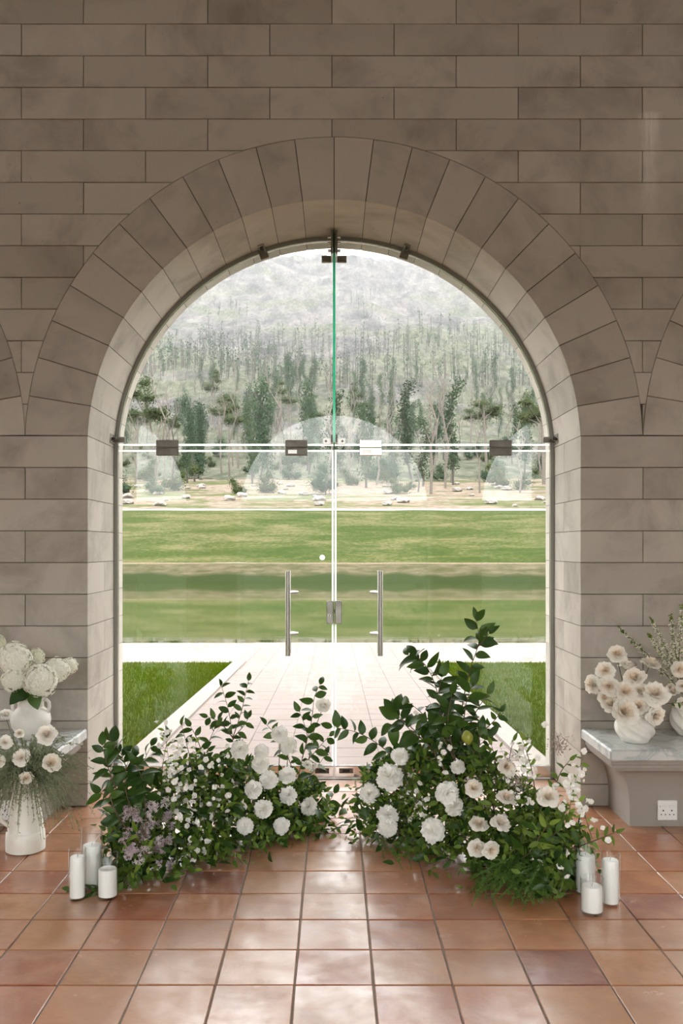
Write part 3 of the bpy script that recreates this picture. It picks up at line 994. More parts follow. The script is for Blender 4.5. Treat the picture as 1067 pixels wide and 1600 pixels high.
# land on the other side of the hall, seen only as a mirror image in the glass
V = [(-160, SOUTH_Y - 0.6, -0.05), (160, SOUTH_Y - 0.6, -0.05), (160, -60, -0.3), (-160, -60, -0.3), (160, -75, 5.6), (-160, -75, 5.6), (160, -160, 9), (-160, -160, 9)]
o = MB().add(V, [(0, 1, 2, 3), (3, 2, 4, 5), (5, 4, 6, 7)]).build('south_field', M['south_ground']); tag(o, 'field behind the hall, mirrored in the glass', 'field', kind='structure')

# trees ------------------------------------------------------------------------
trng = random.Random(21)
def blob(mb, c, r, squash=0.6, sub=2, seed=0):
    bm = bmesh.new()
    bmesh.ops.create_icosphere(bm, subdivisions=sub, radius=1)
    for v in bm.verts:
        n = mnoise.noise(v.co * 1.6 + Vector((seed, seed * 1.7, 0))) * 0.45 + mnoise.noise(v.co * 4.5 + Vector((seed, 0, 0))) * 0.25
        v.co *= (1 + n)
        v.co = Vector((v.co.x * r, v.co.y * r, v.co.z * r * squash)) + Vector(c)
    bm.verts.index_update()
    mb.add([v.co for v in bm.verts], [[q.index for q in f.verts] for f in bm.faces])
    bm.free()
def tufts(mb, axis_pts, n, reach, size, rg):
    for _ in range(n):
        k = rg.random() * (len(axis_pts) - 1); i = int(k); f = k - i
        p = Vector(axis_pts[i]).lerp(Vector(axis_pts[i + 1]), f)
        p = p + Vector((rg.gauss(0, reach), rg.gauss(0, reach), rg.gauss(0, reach * 0.8)))
        a = Vector((rg.gauss(0, 1), rg.gauss(0, 1), rg.gauss(0, 1))).normalized()
        b = a.orthogonal().normalized()
        s_ = size * rg.uniform(0.5, 1.3)
        mb.add([p - a * s_, p + b * s_ * 0.6, p + a * s_, p - b * s_ * 0.6], [(0, 1, 2, 3)])
def proto_bare(seed, h, green, mat):
    rg = random.Random(seed)
    t = MB()
    pts = [(rg.gauss(0, 0.012) * h * k, rg.gauss(0, 0.012) * h * k, h * k / 6) for k in range(7)]
    pts = [(x * 1.0, y, z_) for x, y, z_ in pts]
    t.tube(pts, [0.17 - 0.024 * k for k in range(7)], 5)
    for _ in range(9):
        k = rg.uniform(2.0, 5.8); i = int(k)
        p = Vector(pts[i]).lerp(Vector(pts[i + 1]), k - i)
        a = rg.uniform(0, 2 * PI); L = rg.uniform(0.07, 0.17) * h
        q = p + Vector((math.cos(a) * L * 0.45, math.sin(a) * L * 0.45, L * 0.9))
        t.tube([p, (p + q) / 2 + Vector((0, 0, L * 0.05)), q], [0.06, 0.045, 0.02], 4)
    tm_ = t.mesh('trunk', mat)
    cm = None
    if green:
        c_ = MB(); tufts(c_, pts[1:], green * 6, 0.46, 0.17, rg); cm = c_.mesh('regrowth', M['crown_blue'])
    return tm_, cm
def proto_umbrella(seed, h):
    rg = random.Random(seed)
    t = MB()
    top = Vector((rg.gauss(0, 0.5), rg.gauss(0, 0.5), h * 0.82))
    t.tube([(0, 0, 0), (top.x * 0.3, top.y * 0.3, h * 0.4), top], [0.24, 0.18, 0.10], 6)
    c_ = MB()
    for k in range(7):
        a = rg.uniform(0, 2 * PI); r = rg.uniform(0.5, 1.0) * h * 0.2
        q = top + Vector((math.cos(a) * r, math.sin(a) * r, rg.uniform(-0.18, 0.12) * h))
        t.tube([top - Vector((0, 0, h * 0.2)), q], [0.08, 0.04], 4)
        blob(c_, q, rg.uniform(0.05, 0.08) * h, 0.38, 2, seed + k)
        tufts(c_, [q - Vector((h * 0.08, 0, 0)), q + Vector((h * 0.08, 0, 0))], 330, h * 0.042, h * 0.012, rg)
    return t.mesh('trunk', M['trunk']), c_.mesh('crown', M['crown'])
def proto_bush(seed, h, mat):
    rg = random.Random(seed); c_ = MB(); t = MB()
    t.tube([(0, 0, 0), (0, 0, h * 0.6)], [0.1, 0.04], 5)
    for k in range(7):
        q = Vector((rg.gauss(0, 0.22) * h, rg.gauss(0, 0.22) * h, h * rg.uniform(0.2, 0.8)))
        blob(c_, q, h * rg.uniform(0.1, 0.16), 0.85, 2, seed + k)
        tufts(c_, [q - Vector((0, 0, h * 0.12)), q + Vector((0, 0, h * 0.12))], 330, h * 0.12, h * 0.024, rg)
    return t.mesh('trunk', M['trunk_dark']), c_.mesh('crown', mat)
protos = {
    'bare': [proto_bare(1, 13, 0, M['trunk']), proto_bare(2, 15, 0, M['trunk']), proto_bare(3, 11, 0, M['trunk_dark']), proto_bare(14, 17, 0, M['trunk'])],
    'fuzzy': [proto_bare(4, 12, 230, M['trunk_dark']), proto_bare(5, 14, 280, M['trunk_dark']), proto_bare(6, 10, 180, M['trunk_dark'])],
    'umbrella': [proto_umbrella(7, 11), proto_umbrella(8, 13)],
    'bush': [proto_bush(9, 4.5, M['crown_blue']), proto_bush(10, 3.2, M['crown'])],
}
TREE_TAGS = {
    'bare': ('bare_tree', 'tall bare grey tree with burnt branches on the hillside', 'bare burnt trees on the hillside'),
    'fuzzy': ('regrowing_tree', 'slender burnt tree furred with green regrowth on the hillside', 'regrowing trees on the hillside'),
    'umbrella': ('umbrella_tree', 'tree with flat olive green umbrella crown on the hillside', 'umbrella crowned trees on the hillside'),
    'bush': ('shrub', 'rounded green shrub growing on the scrubby hillside', 'shrubs on the hillside'),
}
TAKEN = []
def plant(kind, x, d, sc):
    if any((x - a) ** 2 + (d - b) ** 2 < 9 for a, b in TAKEN): return
    TAKEN.append((x, d))
    nm, lab, grp = TREE_TAGS[kind]
    tmesh, cmesh = trng.choice(protos[kind])
    root = empty(nm, (x, d + CAMY, terrain(x, d) - 0.15))
    root.rotation_euler = (trng.gauss(0, 0.03), trng.gauss(0, 0.03), trng.uniform(0, 2 * PI))
    root.scale = (sc, sc, sc * trng.uniform(0.9, 1.15))
    tag(root, lab, 'shrub' if kind == 'bush' else 'tree', grp)
    new_obj('trunk', tmesh, root)
    if cmesh: new_obj(cmesh.name.split('.')[0], cmesh, root)
def pick(n, kind, d0, d1, smin, smax, half=0.25, p=1.0):
    for _ in range(n):
        d = d0 + (d1 - d0) * trng.random() ** p
        plant(kind, trng.uniform(-half, half) * d, d, trng.uniform(smin, smax))
pick(215, 'bare', 92, 340, 0.6, 1.05, 0.29)
pick(160, 'fuzzy', 100, 345, 0.6, 1.05, 0.29)
pick(95, 'bush', 92, 190, 0.5, 1.15, 0.29, 1.5)
for (px, d) in ((232, 150), (215, 190), (265, 170), (245, 120), (300, 210), (345, 200), (372, 150), (330, 250), (420, 230), (455, 215), (480, 235), (500, 200), (395, 180),
                (640, 170), (690, 210), (735, 190), (760, 150), (805, 170), (840, 140), (860, 200), (590, 240), (560, 220), (300, 130), (205, 110), (850, 110)):
    plant('umbrella', (px - CX) * d / FPX, d, trng.uniform(0.75, 1.1))
# the uncountable wood further up
wood = MB(); wtr = MB()
for _ in range(1500):
    d = 330 + 420 * trng.random() ** 1.3
    x = trng.uniform(-0.27, 0.27) * d
    if mnoise.noise(Vector((x / 60, d / 60, 0))) < -0.15 + (d - 330) / 900: continue
    z_ = terrain(x, d)
    h = trng.uniform(6, 13)
    wtr.tube([(x, d + CAMY, z_ - 0.5), (x + trng.gauss(0, 0.3), d + CAMY, z_ + h)], [0.22, 0.08], 3, False)
    if trng.random() < 0.6:
        tufts(wood, [(x, d + CAMY, z_ + h * 0.25), (x, d + CAMY, z_ + h)], 44, 0.6, 0.42, trng)
o = wtr.build('distant_wood', M['trunk_dark'], recalc=False); tag(o, 'distant wood of thin burnt trunks high on the slope', 'wood', kind='stuff')
f_ = wood.build('foliage', M['crown_blue'], o, recalc=False); f_['kind'] = 'stuff'
# boulders on the cleared ground
rk = MB(); blob(rk, (0, 0, 0.25), 0.6, 0.6, 2, 5); rkm = rk.mesh('boulder', M['rock'])
for _ in range(46):
    d = 73 + 40 * trng.random()
    x = trng.uniform(-0.25, 0.25) * d
    o = new_obj('boulder', rkm); o.location = (x, d + CAMY, terrain(x, d)); s_ = trng.uniform(0.35, 1.0)
    o.scale = (s_ * 1.3, s_, s_ * 0.8); o.rotation_euler = (0, 0, trng.uniform(0, 6))
    tag(o, 'pale boulder lying on the cleared ground above the bank', 'boulder', 'boulders above the bank')

# haze between the bank and the mountain
V = []
for (y, hw, top) in ((82, 55, 40), (1690, 900, 640)):
    V += [(-hw, y, -5), (hw, y, -5), (hw, y, top), (-hw, y, top)]
hz = MB().add(V, [(0, 1, 2, 3), (7, 6, 5, 4), (0, 4, 5, 1), (1, 5, 6, 2), (2, 6, 7, 3), (3, 7, 4, 0)]).build('haze', None)
t = NT('mountain_haze'); t.n.remove(t.b)
vs = t.node('ShaderNodeVolumeScatter'); vs.inputs['Color'].default_value = (0.95, 0.98, 1.0, 1); vs.inputs['Density'].default_value = 0.00019
t.link(vs.outputs[0], t.out.inputs['Volume'])
hz.data.materials.append(t.m)
tag(hz, 'pale haze hanging in front of the mountain', 'haze', kind='stuff')

# ------------------------------------------------------------------ flower and leaf shapes
CAMV = Vector((0, CAMY, EYE))
def petal_pts(L, Wd, e0, e1, e2, cup, ruf, ph, nu=4, nv=5):
    """a petal that starts at the origin, leans outward along +X and rises along +Z; e0..e2 are elevation angles along its length"""
    V = []
    r = z = 0.0
    prev = 0.0
    for j in range(nv + 1):
        v = j / nv
        e = e0 + (e1 - e0) * min(1, v * 2) if v < 0.5 else e1 + (e2 - e1) * (v - 0.5) * 2
        dl = L * (v - prev); prev = v
        r += math.cos(math.radians(e)) * dl
        z += math.sin(math.radians(e)) * dl
        w = Wd * (0.28 + 0.72 * math.sin(min(1.0, v * 1.25) * PI / 2)) * (1.0 if v < 0.8 else 1.0 - (v - 0.8) * 1.6)
        for i in range(nu + 1):
            u = -1 + 2 * i / nu
            k = ruf * v * v * math.sin(4.2 * u + ph)
            V.append((r - cup * u * u * w + k * 0.6, u * w, z + cup * 0.25 * u * u * w + k - (0.10 * L * u * u if j == nv else 0)))
    F = []
    for j in range(nv):
        for i in range(nu):
            a = j * (nu + 1) + i
            F.append((a, a + 1, a + nu + 2, a + nu + 1))
    return V, F
def rotz(V, a): 
    c, s_ = math.cos(a), math.sin(a)
    return [(x * c - y * s_, x * s_ + y * c, z_) for x, y, z_ in V]
frg = random.Random(99)
# garden rose: one open petal mesh, a tighter inner petal mesh, a joined heart
ROSE_OUT = []
for q in range(3):
    V, F = petal_pts(1.10, 0.58, 40, 30 + 8 * q, -8 + 12 * q, 0.40, 0.08, q * 2.0)
    ROSE_OUT.append(mesh_from('petal', V, F, M['petal_cream'], True, False))
ROSE_OUT_W = []
for q in range(3):
    V, F = petal_pts(1.10, 0.58, 40, 30 + 8 * q, -8 + 12 * q, 0.40, 0.10, q * 2.0 + 1)
    ROSE_OUT_W.append(mesh_from('petal', V, F, M['petal'], True, False))
def rose_heart(mat_mid, mat_in, seed):
    rg = random.Random(seed)
    mb = MB(); mats = []
    n = 30
    for k in range(n):
        q = (k + 0.5) / n
        th = 4 + 66 * q ** 0.75
        el = 90 - th
        V, F = petal_pts((0.92 + 0.12 * q) * rg.uniform(0.94, 1.06), 0.17 + 0.29 * q, el + 8, el + 8, el - 4 - 26 * q * rg.uniform(0.5, 1.3), 0.55, 0.05, rg.uniform(0, 6), 4, 5)
        mb.add(rotz(V, k * 2.39996 + rg.uniform(-0.1, 0.1)), F)
        mats.extend([1 if q < 0.42 else 0] * len(F))
    m = mb.mesh('rose', mat_mid, True, False)
    m.materials.append(mat_in)
    m.polygons.foreach_set('material_index', mats)
    return m
HEART_C = [rose_heart(M['petal_cream'], M['petal_heart'], 1), rose_heart(M['petal_cream'], M['petal_heart'], 2)]
HEART_W = [rose_heart(M['petal'], M['petal_cream'], 3), rose_heart(M['petal'], M['petal_cream'], 4)]
def ruffled(seed, n=46):
    rg = random.Random(seed)
    mb = MB()
    for k in range(n):
        th = math.acos(1 - 1.15 * (k + 0.5) / n)
        ph = k * 2.39996
        L = 0.98 * rg.uniform(0.86, 1.08)
        el = 90 - math.degrees(th)
        V, F = petal_pts(L, 0.34 * rg.uniform(0.85, 1.2), el + 6, el, el - 34 * rg.uniform(0.3, 1.2), 0.3, 0.10, rg.uniform(0, 6), 4, 4)
        mb.add(rotz(V, ph), F)
    return mb.mesh('ruffled_rose', M['petal'], True, False)
RUFF = [ruffled(1), ruffled(2), ruffled(3)]
def hydrangea(seed):
    rg = random.Random(seed)
    mb = MB()
    n = 190
    for k in range(n):
        zc = 1 - 1.75 * (k + 0.5) / n
        ph = k * 2.39996
        rr = math.sqrt(max(0, 1 - zc * zc))
        d = Vector((rr * math.cos(ph), rr * math.sin(ph), zc))
        p = d * rg.uniform(0.80, 1.08)
        a = d.orthogonal().normalized(); b = d.cross(a)
        rot = rg.uniform(0, PI)
        s_ = rg.uniform(0.17, 0.23)
        tilt = Vector((rg.gauss(0, 0.25), rg.gauss(0, 0.25), rg.gauss(0, 0.25)))
        for q in range(4):
            an = rot + q * PI / 2
            e = (a * math.cos(an) + b * math.sin(an) + tilt * 0.5)
            f = (a * math.cos(an + PI / 2) + b * math.sin(an + PI / 2))
            mb.add([p, p + (e * 0.55 + f * 0.48) * s_ + d * 0.03, p + e * s_ * 1.12 + d * 0.01, p + (e * 0.55 - f * 0.48) * s_ + d * 0.03], [(0, 1, 2, 3)])
    bm = bmesh.new(); bmesh.ops.create_icosphere(bm, subdivisions=2, radius=0.74); bm.verts.index_update()
    mb.add([v.co for v in bm.verts], [[q.index for q in f.verts] for f in bm.faces]); bm.free()
    return mb.mesh('hydrangea_head', M['petal_hyd'], False, False)
HYD = [hydrangea(1), hydrangea(2)]
def bell(seed, mat, n=5, tube=0.5):
    rg = random.Random(seed); mb = MB()
    for k in range(n):
        V, F = petal_pts(1.15, 0.5, 75, 50, 5 + rg.uniform(-12, 12), 0.4, 0.06, rg.uniform(0, 6), 2, 4)
        mb.add(rotz(V, 2 * PI * k / n), F)
    return mb.mesh('blossom', mat, True, False)
BELL = [bell(1, M['petal']), bell(2, M['petal'], 4), bell(3, M['petal'], 5)]
def jasmine(seed):
    rg = random.Random(seed); mb = MB()
    for k in range(14):
        th = math.acos(1 - 1.5 * (k + 0.5) / 14); ph = k * 2.4
        d = (Vector((math.sin(th) * math.cos(ph), math.sin(th) * math.sin(ph), math.cos(th))) + Vector((rg.gauss(0, .35), rg.gauss(0, .35), rg.gauss(0, .35)))).normalized()
        ln = rg.uniform(0.45, 1.05)
        mb.tube([d * 0.1, d * ln], [0.03, 0.05], 4)
        a = d.orthogonal().normalized(); b = d.cross(a)
        for q in range(5):
            e = a * math.cos(q * 1.2566) + b * math.sin(q * 1.2566)
            f = a * math.cos(q * 1.2566 + PI / 2) + b * math.sin(q * 1.2566 + PI / 2)
            p = d * ln
            mb.add([p, p + e * 0.2 + f * 0.07 + d * 0.08, p + e * 0.36 + d * 0.06, p + e * 0.2 - f * 0.07 + d * 0.08], [(0, 1, 2, 3)])
    return mb.mesh('jasmine_cluster', M['petal_pink'], False, False)
JAS = [jasmine(1), jasmine(2)]
def leaf_geo(wid, droop, fold, n=6):
    V = []; F = []
    for j in range(n + 1):
        t = j / n
        w = wid * (math.sin(PI * t ** 0.85) ** 0.8) * (1 - 0.25 * t) if 0 < t < 1 else 0.004
        x = t * math.cos(droop * t * 0.5)
        z_ = -droop * t * t * 0.5
        V += [(x, -w, z_ + fold * w), (x, 0, z_), (x, w, z_ + fold * w)]
    for j in range(n):
        a = j * 3
        F += [(a, a + 3, a + 4, a + 1), (a + 1, a + 4, a + 5, a + 2)]
    return V, F
def leaf_meshes(mat, widths, tag_=''):
    out = []
    for i, w in enumerate(widths):
        V, F = leaf_geo(w, 0.25 + 0.35 * i, 0.28)
        out.append(mesh_from('leaf', V, F, mat, True, False))
    return out
LEAF = {'dark': leaf_meshes(M['leaf_dark'], (0.25, 0.30, 0.27)), 'mid': leaf_meshes(M['leaf_mid'], (0.2, 0.25, 0.22)),
        'light': leaf_meshes(M['leaf_light'], (0.18, 0.22, 0.2))}

def frame_x(pos, xdir, zhint, s_):
    x = Vector(xdir).normalized()
    z_ = Vector(zhint) - x * Vector(zhint).dot(x)
    z_ = z_.normalized() if z_.length > 1e-5 else x.orthogonal().normalized()
    y = z_.cross(x)
    m = Matrix((x, y, z_)).transposed().to_4x4()
    return Matrix.Translation(pos) @ m @ Matrix.Scale(s_, 4)
def frame_z(pos, zdir, s_, spin=0.0):
    z_ = Vector(zdir).normalized()
    x = z_.orthogonal().normalized(); y = z_.cross(x)
    m = Matrix((x, y, z_)).transposed().to_4x4()
    return Matrix.Translation(pos) @ m @ Matrix.Rotation(spin, 4, 'Z') @ Matrix.Scale(s_, 4)
def jv(rg, a): return Vector((rg.gauss(0, a), rg.gauss(0, a), rg.gauss(0, a)))
def to_cam(p): return (CAMV - Vector(p)).normalized()

class Arr:
    """one arrangement: an Empty at its foot, parts given in world space"""
    def __init__(self, name, loc, label, cat, seed, group=None):
        self.L = Vector(loc); self.root = empty(name, loc)
        tag(self.root, label, cat, group)
        self.T = Matrix.Translation(-self.L)
        self.rg = random.Random(seed)
        self.flowers = []
    def put(self, name, mesh, mw, parent=None, local=False):
        o = new_obj(name, mesh, parent or self.root)
        o.matrix_local = mw if local else self.T @ mw
        return o
    def mbuild(self, mb, name, mat, parent=None, smooth=True, recalc=False):
        mb.v = [tuple(Vector(v) - self.L) for v in mb.v]
        return mb.build(name, mat, parent or self.root, smooth, None, recalc)
    def note(self, pos, r):
        """remember a bloom, so that no leaf is laid across its face"""
        d = pos[1] - CAMY
        self.flowers.append((pos[0] / d, (pos[2] - EYE) / d, d, r / d))
    def covers(self, p, s_=0.0):
        d = p[1] - CAMY
        u, v = p[0] / d, (p[2] - EYE) / d
        for (fu, fv, fd, fr) in self.flowers:
            if d < fd + 0.03 and (u - fu) ** 2 + (v - fv) ** 2 < (fr * (0.95 + s_)) ** 2: return True
        return False
    def rose(self, pos, r, kind='cream', axis=None, outer=6):
        rg = self.rg
        self.note(pos, r)
        ax = Vector(axis) if axis is not None else to_cam(pos) * 0.8 + Vector((0, 0, 0.35)) + jv(rg, 0.28)
        sc = r / 1.0
        heart = rg.choice(HEART_C if kind == 'cream' else HEART_W)
        outs = ROSE_OUT if kind == 'cream' else ROSE_OUT_W
        pos = Vector(pos) - ax.normalized() * r * 0.35
        h = self.put('rose', heart, frame_z(pos, ax, sc, rg.uniform(0, 6)))
        for k in range(outer):
            a = 2 * PI * k / outer + rg.uniform(-0.2, 0.2)
            m = Matrix.Rotation(a, 4, 'Z') @ Matrix.Rotation(rg.uniform(-0.15, 0.2), 4, 'Y') @ Matrix.Scale(rg.uniform(0.84, 1.0), 4)
            self.put('petal', rg.choice(outs), m, h, True)
        return h
    def ruff(self, pos, r, axis=None):
        rg = self.rg
        self.note(pos, r)
        ax = Vector(axis) if axis is not None else to_cam(pos) * 0.8 + Vector((0, 0, 0.3)) + jv(rg, 0.25)
        pos = Vector(pos) - ax.normalized() * r * 0.3
        return self.put('ruffled_rose', rg.choice(RUFF), frame_z(pos, ax, r * 1.05, rg.uniform(0, 6)))
    def small(self, pos, r, meshes, name='blossom', axis=None, note=True):
        rg = self.rg
        ax = Vector(axis) if axis is not None else to_cam(pos) * 0.6 + jv(rg, 0.5)
        if note: self.note(pos, r * 0.45)
        return self.put(name, rg.choice(meshes), frame_z(pos, ax, r, rg.uniform(0, 6)))
    def branch(self, pts, leaf_len, spacing, kind='dark', rad=0.0035, start=0.25, mat='twig', tip=True, flat=0.6, leafname='leaf', joined=False):
        rg = self.rg
        pts = [Vector(p) for p in pts]
        # smooth the polyline
        fine = []
        n = len(pts)
        for i in range(n - 1):
            p0 = pts[max(i - 1, 0)]; p1 = pts[i]; p2 = pts[i + 1]; p3 = pts[min(i + 2, n - 1)]
            for k in range(5):
                t = k / 5
                fine.append(0.5 * ((2 * p1) + (p2 - p0) * t + (2 * p0 - 5 * p1 + 4 * p2 - p3) * t * t + (3 * p1 - p0 - 3 * p2 + p3) * t ** 3))
        fine.append(pts[-1])
        N = len(fine)
        many = []
        br = self.mbuild(MB().tube(fine, [rad * (1 - 0.65 * i / (N - 1)) for i in range(N)], 5), 'branch', M[mat])
        length = sum((fine[i + 1] - fine[i]).length for i in range(N - 1))
        s_ = length * start; acc = 0.0; side = 1
        k = 0
        total = 0
        for i in range(N - 1):
            seg = (fine[i + 1] - fine[i])
            while acc + seg.length >= s_:
                f = (s_ - acc) / max(seg.length, 1e-6)
                p = fine[i].lerp(fine[i + 1], f)
                tdir = seg.normalized()
                view = to_cam(p)
                sd = tdir.cross(view).normalized() * side
                d = tdir * rg.uniform(0.3, 0.75) + sd * rg.uniform(0.55, 1.0) + view * rg.gauss(0.05, 0.35) + Vector((0, 0, rg.gauss(-0.12, 0.22)))
                nh = view * flat + Vector((0, 0, 0.5)) + jv(rg, 0.35)
                ln = leaf_len * rg.uniform(0.75, 1.15)
                if not self.covers(p + d.normalized() * ln * 0.55, 0.3):
                    if joined: many.append(self.T @ frame_x(p, d, nh, ln))
                    else: self.put(leafname, rg.choice(LEAF[kind]), frame_x(p, d, nh, ln), br)
                total += 1
                side = -side
                s_ += spacing * rg.uniform(0.7, 1.3)
            acc += seg.length
        if many:
            v, fc = scatter(LV, LF, many)
            o = new_obj('small_leaves', mesh_from('small_leaves', v, fc, LEAF[kind][0].materials[0], True, False), br); o['kind'] = 'stuff'
        if tip and not joined:
            tdir = (fine[-1] - fine[-2]).normalized()
            self.put(leafname, rg.choice(LEAF[kind]), frame_x(fine[-1], tdir + jv(rg, 0.15), to_cam(fine[-1]) + jv(rg, 0.3), leaf_len * 0.85), br)
        return br
    def stem(self, a, b, rad=0.0018, sag=0.02, mat='stem', name='stem'):
        a = Vector(a); b = Vector(b)
        m = (a + b) / 2 + jv(self.rg, 0.012) + Vector((0, 0, sag))
        return self.mbuild(MB().tube([a, a.lerp(m, 0.5) * 0.5 + (a * 0.25 + m * 0.25), m, b], rad, 5), name, M[mat])

def scatter(V0, F0, mats4):
    """many copies of one small shape as a single mesh"""
    V0 = np.array(V0); n = len(V0)
    out_v = []; out_f = []
    for k, m in enumerate(mats4):
        A = np.array(m)
        out_v.append(V0 @ A[:3, :3].T + A[:3, 3])
        out_f += [tuple(i + k * n for i in f) for f in F0]
    return np.concatenate(out_v).tolist(), out_f

LV, LF = leaf_geo(0.24, 0.4, 0.25, 4)
def filler(arr, name, n, sampler, size, mat):
    rg = arr.rg
    ms = []
    for _ in range(n):
        p, outd = sampler(rg)
        d = Vector(outd) * 0.6 + jv(rg, 0.55) + Vector((0, 0, 0.15))
        if arr.covers(p + d.normalized() * size * 0.5, 0.35): continue
        ms.append(arr.T @ frame_x(p, d, to_cam(p) * 0.5 + Vector((0, 0, 0.6)) + jv(rg, 0.5), size * rg.uniform(0.55, 1.25)))
    v, f = scatter(LV, LF, ms)
    o = new_obj(name, mesh_from(name, v, f, mat, True, False), arr.root)
    o['kind'] = 'stuff'
    return o

# ------------------------------------------------------------------ left floor arrangement (V opening towards the camera)
def dl(px): return 3.80 + (px - 208) / 252 * 0.70
def dr(px): return 4.40 - (px - 586) / 296 * 0.70
def PL(px, py, f=0.0): return W(px, py, dl(px) - f)
def PR(px, py, f=0.0): return W(px, py, dr(px) - f)

A = Arr('floral_arrangement', (-0.55, -0.72, 0.0), 'low floral arrangement of ruffled white roses and camellia leaves beside the jug side candles', 'flower arrangement', 41)
def base_left(rg):
    t = rg.random()
    x = -0.92 + t * 0.82; y = -1.10 + t * 0.82
    nx, ny = 0.7071, -0.7071
    o = rg.gauss(0, 0.095)
    hmax = 0.20 + 0.20 * math.sin(PI * min(1, t * 1.15)) + 0.07 * (1 - t)
    h = hmax * rg.random() ** 1.25
    o *= (1.15 - 0.8 * h / hmax)
    p = Vector((x + nx * o, y + ny * o, 0.012 + h))
    return p, Vector((nx * o * 6, ny * o * 6, 0.15))
for (x, y, r) in ((374, 1169, 15), (438, 1146, 14), (450, 1164, 15), (409, 1174, 12), (406, 1193, 14), (419, 1217, 15), (449, 1210, 14.5),
                  (397, 1232, 14.5), (450, 1241, 14.5), (481, 1259, 14.5), (410, 1263, 15), (382, 1290, 14), (440, 1290, 13.5)):
    f = 0.10 + 0.05 * A.rg.random() + max(0, (y - 1220)) * 0.0008
    p = PL(x, y, f)
    A.ruff(p, r * (dl(x) - f) / FPX)
    A.stem(PL(x * 0.6 + 420 * 0.4, 1305, -0.02), p + Vector((0, 0.02, 0)), 0.002)
p = PL(505, 1102, 0.04); A.rose(p, 13.5 * 4.5 / FPX, 'white', None, 7); A.stem(PL(480, 1200), p + Vector((0, 0.015, -0.01)), 0.002)
for (x, y, r) in ((480, 1196, 9), (492, 1197, 6), (505, 1103, 4)):
    A.small(PL(x, y, 0.08), r * 4.5 / FPX, [RUFF[0]], 'rosebud')
# bell blossoms on their spires
bl = [(400, 585), (390, 615), (360, 610), (490, 765), (417, 808), (410, 770), (455, 740), (400, 710), (425, 725), (550, 510), (545, 570), (600, 540), (610, 560),
      (405, 290), (440, 340), (335, 320), (430, 735), (470, 700), (450, 690), (395, 690), (310, 225), (300, 260), (325, 265), (345, 370), (330, 410), (350, 345)]
for (cx_, cy_) in bl:
    x, y = 140 + .3936 * cx_, 1040 + .3938 * cy_
    A.small(PL(x, y, 0.14 + 0.03 * A.rg.random()), A.rg.uniform(5, 7) * 4.0 / FPX, BELL)
for (x0, y0, x1, y1, n, spread) in ((255, 1132, 268, 1250, 26, 7), (276, 1150, 285, 1260, 20, 9), (305, 1150, 300, 1270, 24, 12), (330, 1180, 318, 1290, 26, 14),
                                    (345, 1225, 290, 1300, 16, 9), (300, 1290, 312, 1350, 10, 9), (268, 1190, 262, 1280, 12, 8), (365, 1170, 345, 1260, 10, 10)):
    A.branch([PL(x1, y1 + 10, .08), PL((x0 + x1) / 2 + A.rg.gauss(0, 3), (y0 + y1) / 2, .09), PL(x0, y0, .08)], 11 * 4.0 / FPX, 9 * 4.0 / FPX, 'light', 0.0016, 0.2, 'stem', joined=True)
    for _ in range(n):
        t = A.rg.random()
        x = x0 + (x1 - x0) * t + A.rg.gauss(0, spread); y = y0 + (y1 - y0) * t + A.rg.gauss(0, 4)
        A.small(PL(x, y, 0.10 + A.rg.gauss(0, 0.035)), A.rg.uniform(3.6, 6) * 4.0 / FPX, BELL)
for _ in range(46):
    x, y = A.rg.uniform(186, 275), A.rg.uniform(1248, 1350)
    if (x - 186) + (1350 - y) < 20: continue
    A.small(PL(x, y, 0.13 + A.rg.gauss(0, 0.03)), A.rg.uniform(7, 10) * 3.9 / FPX, JAS, 'jasmine_cluster')

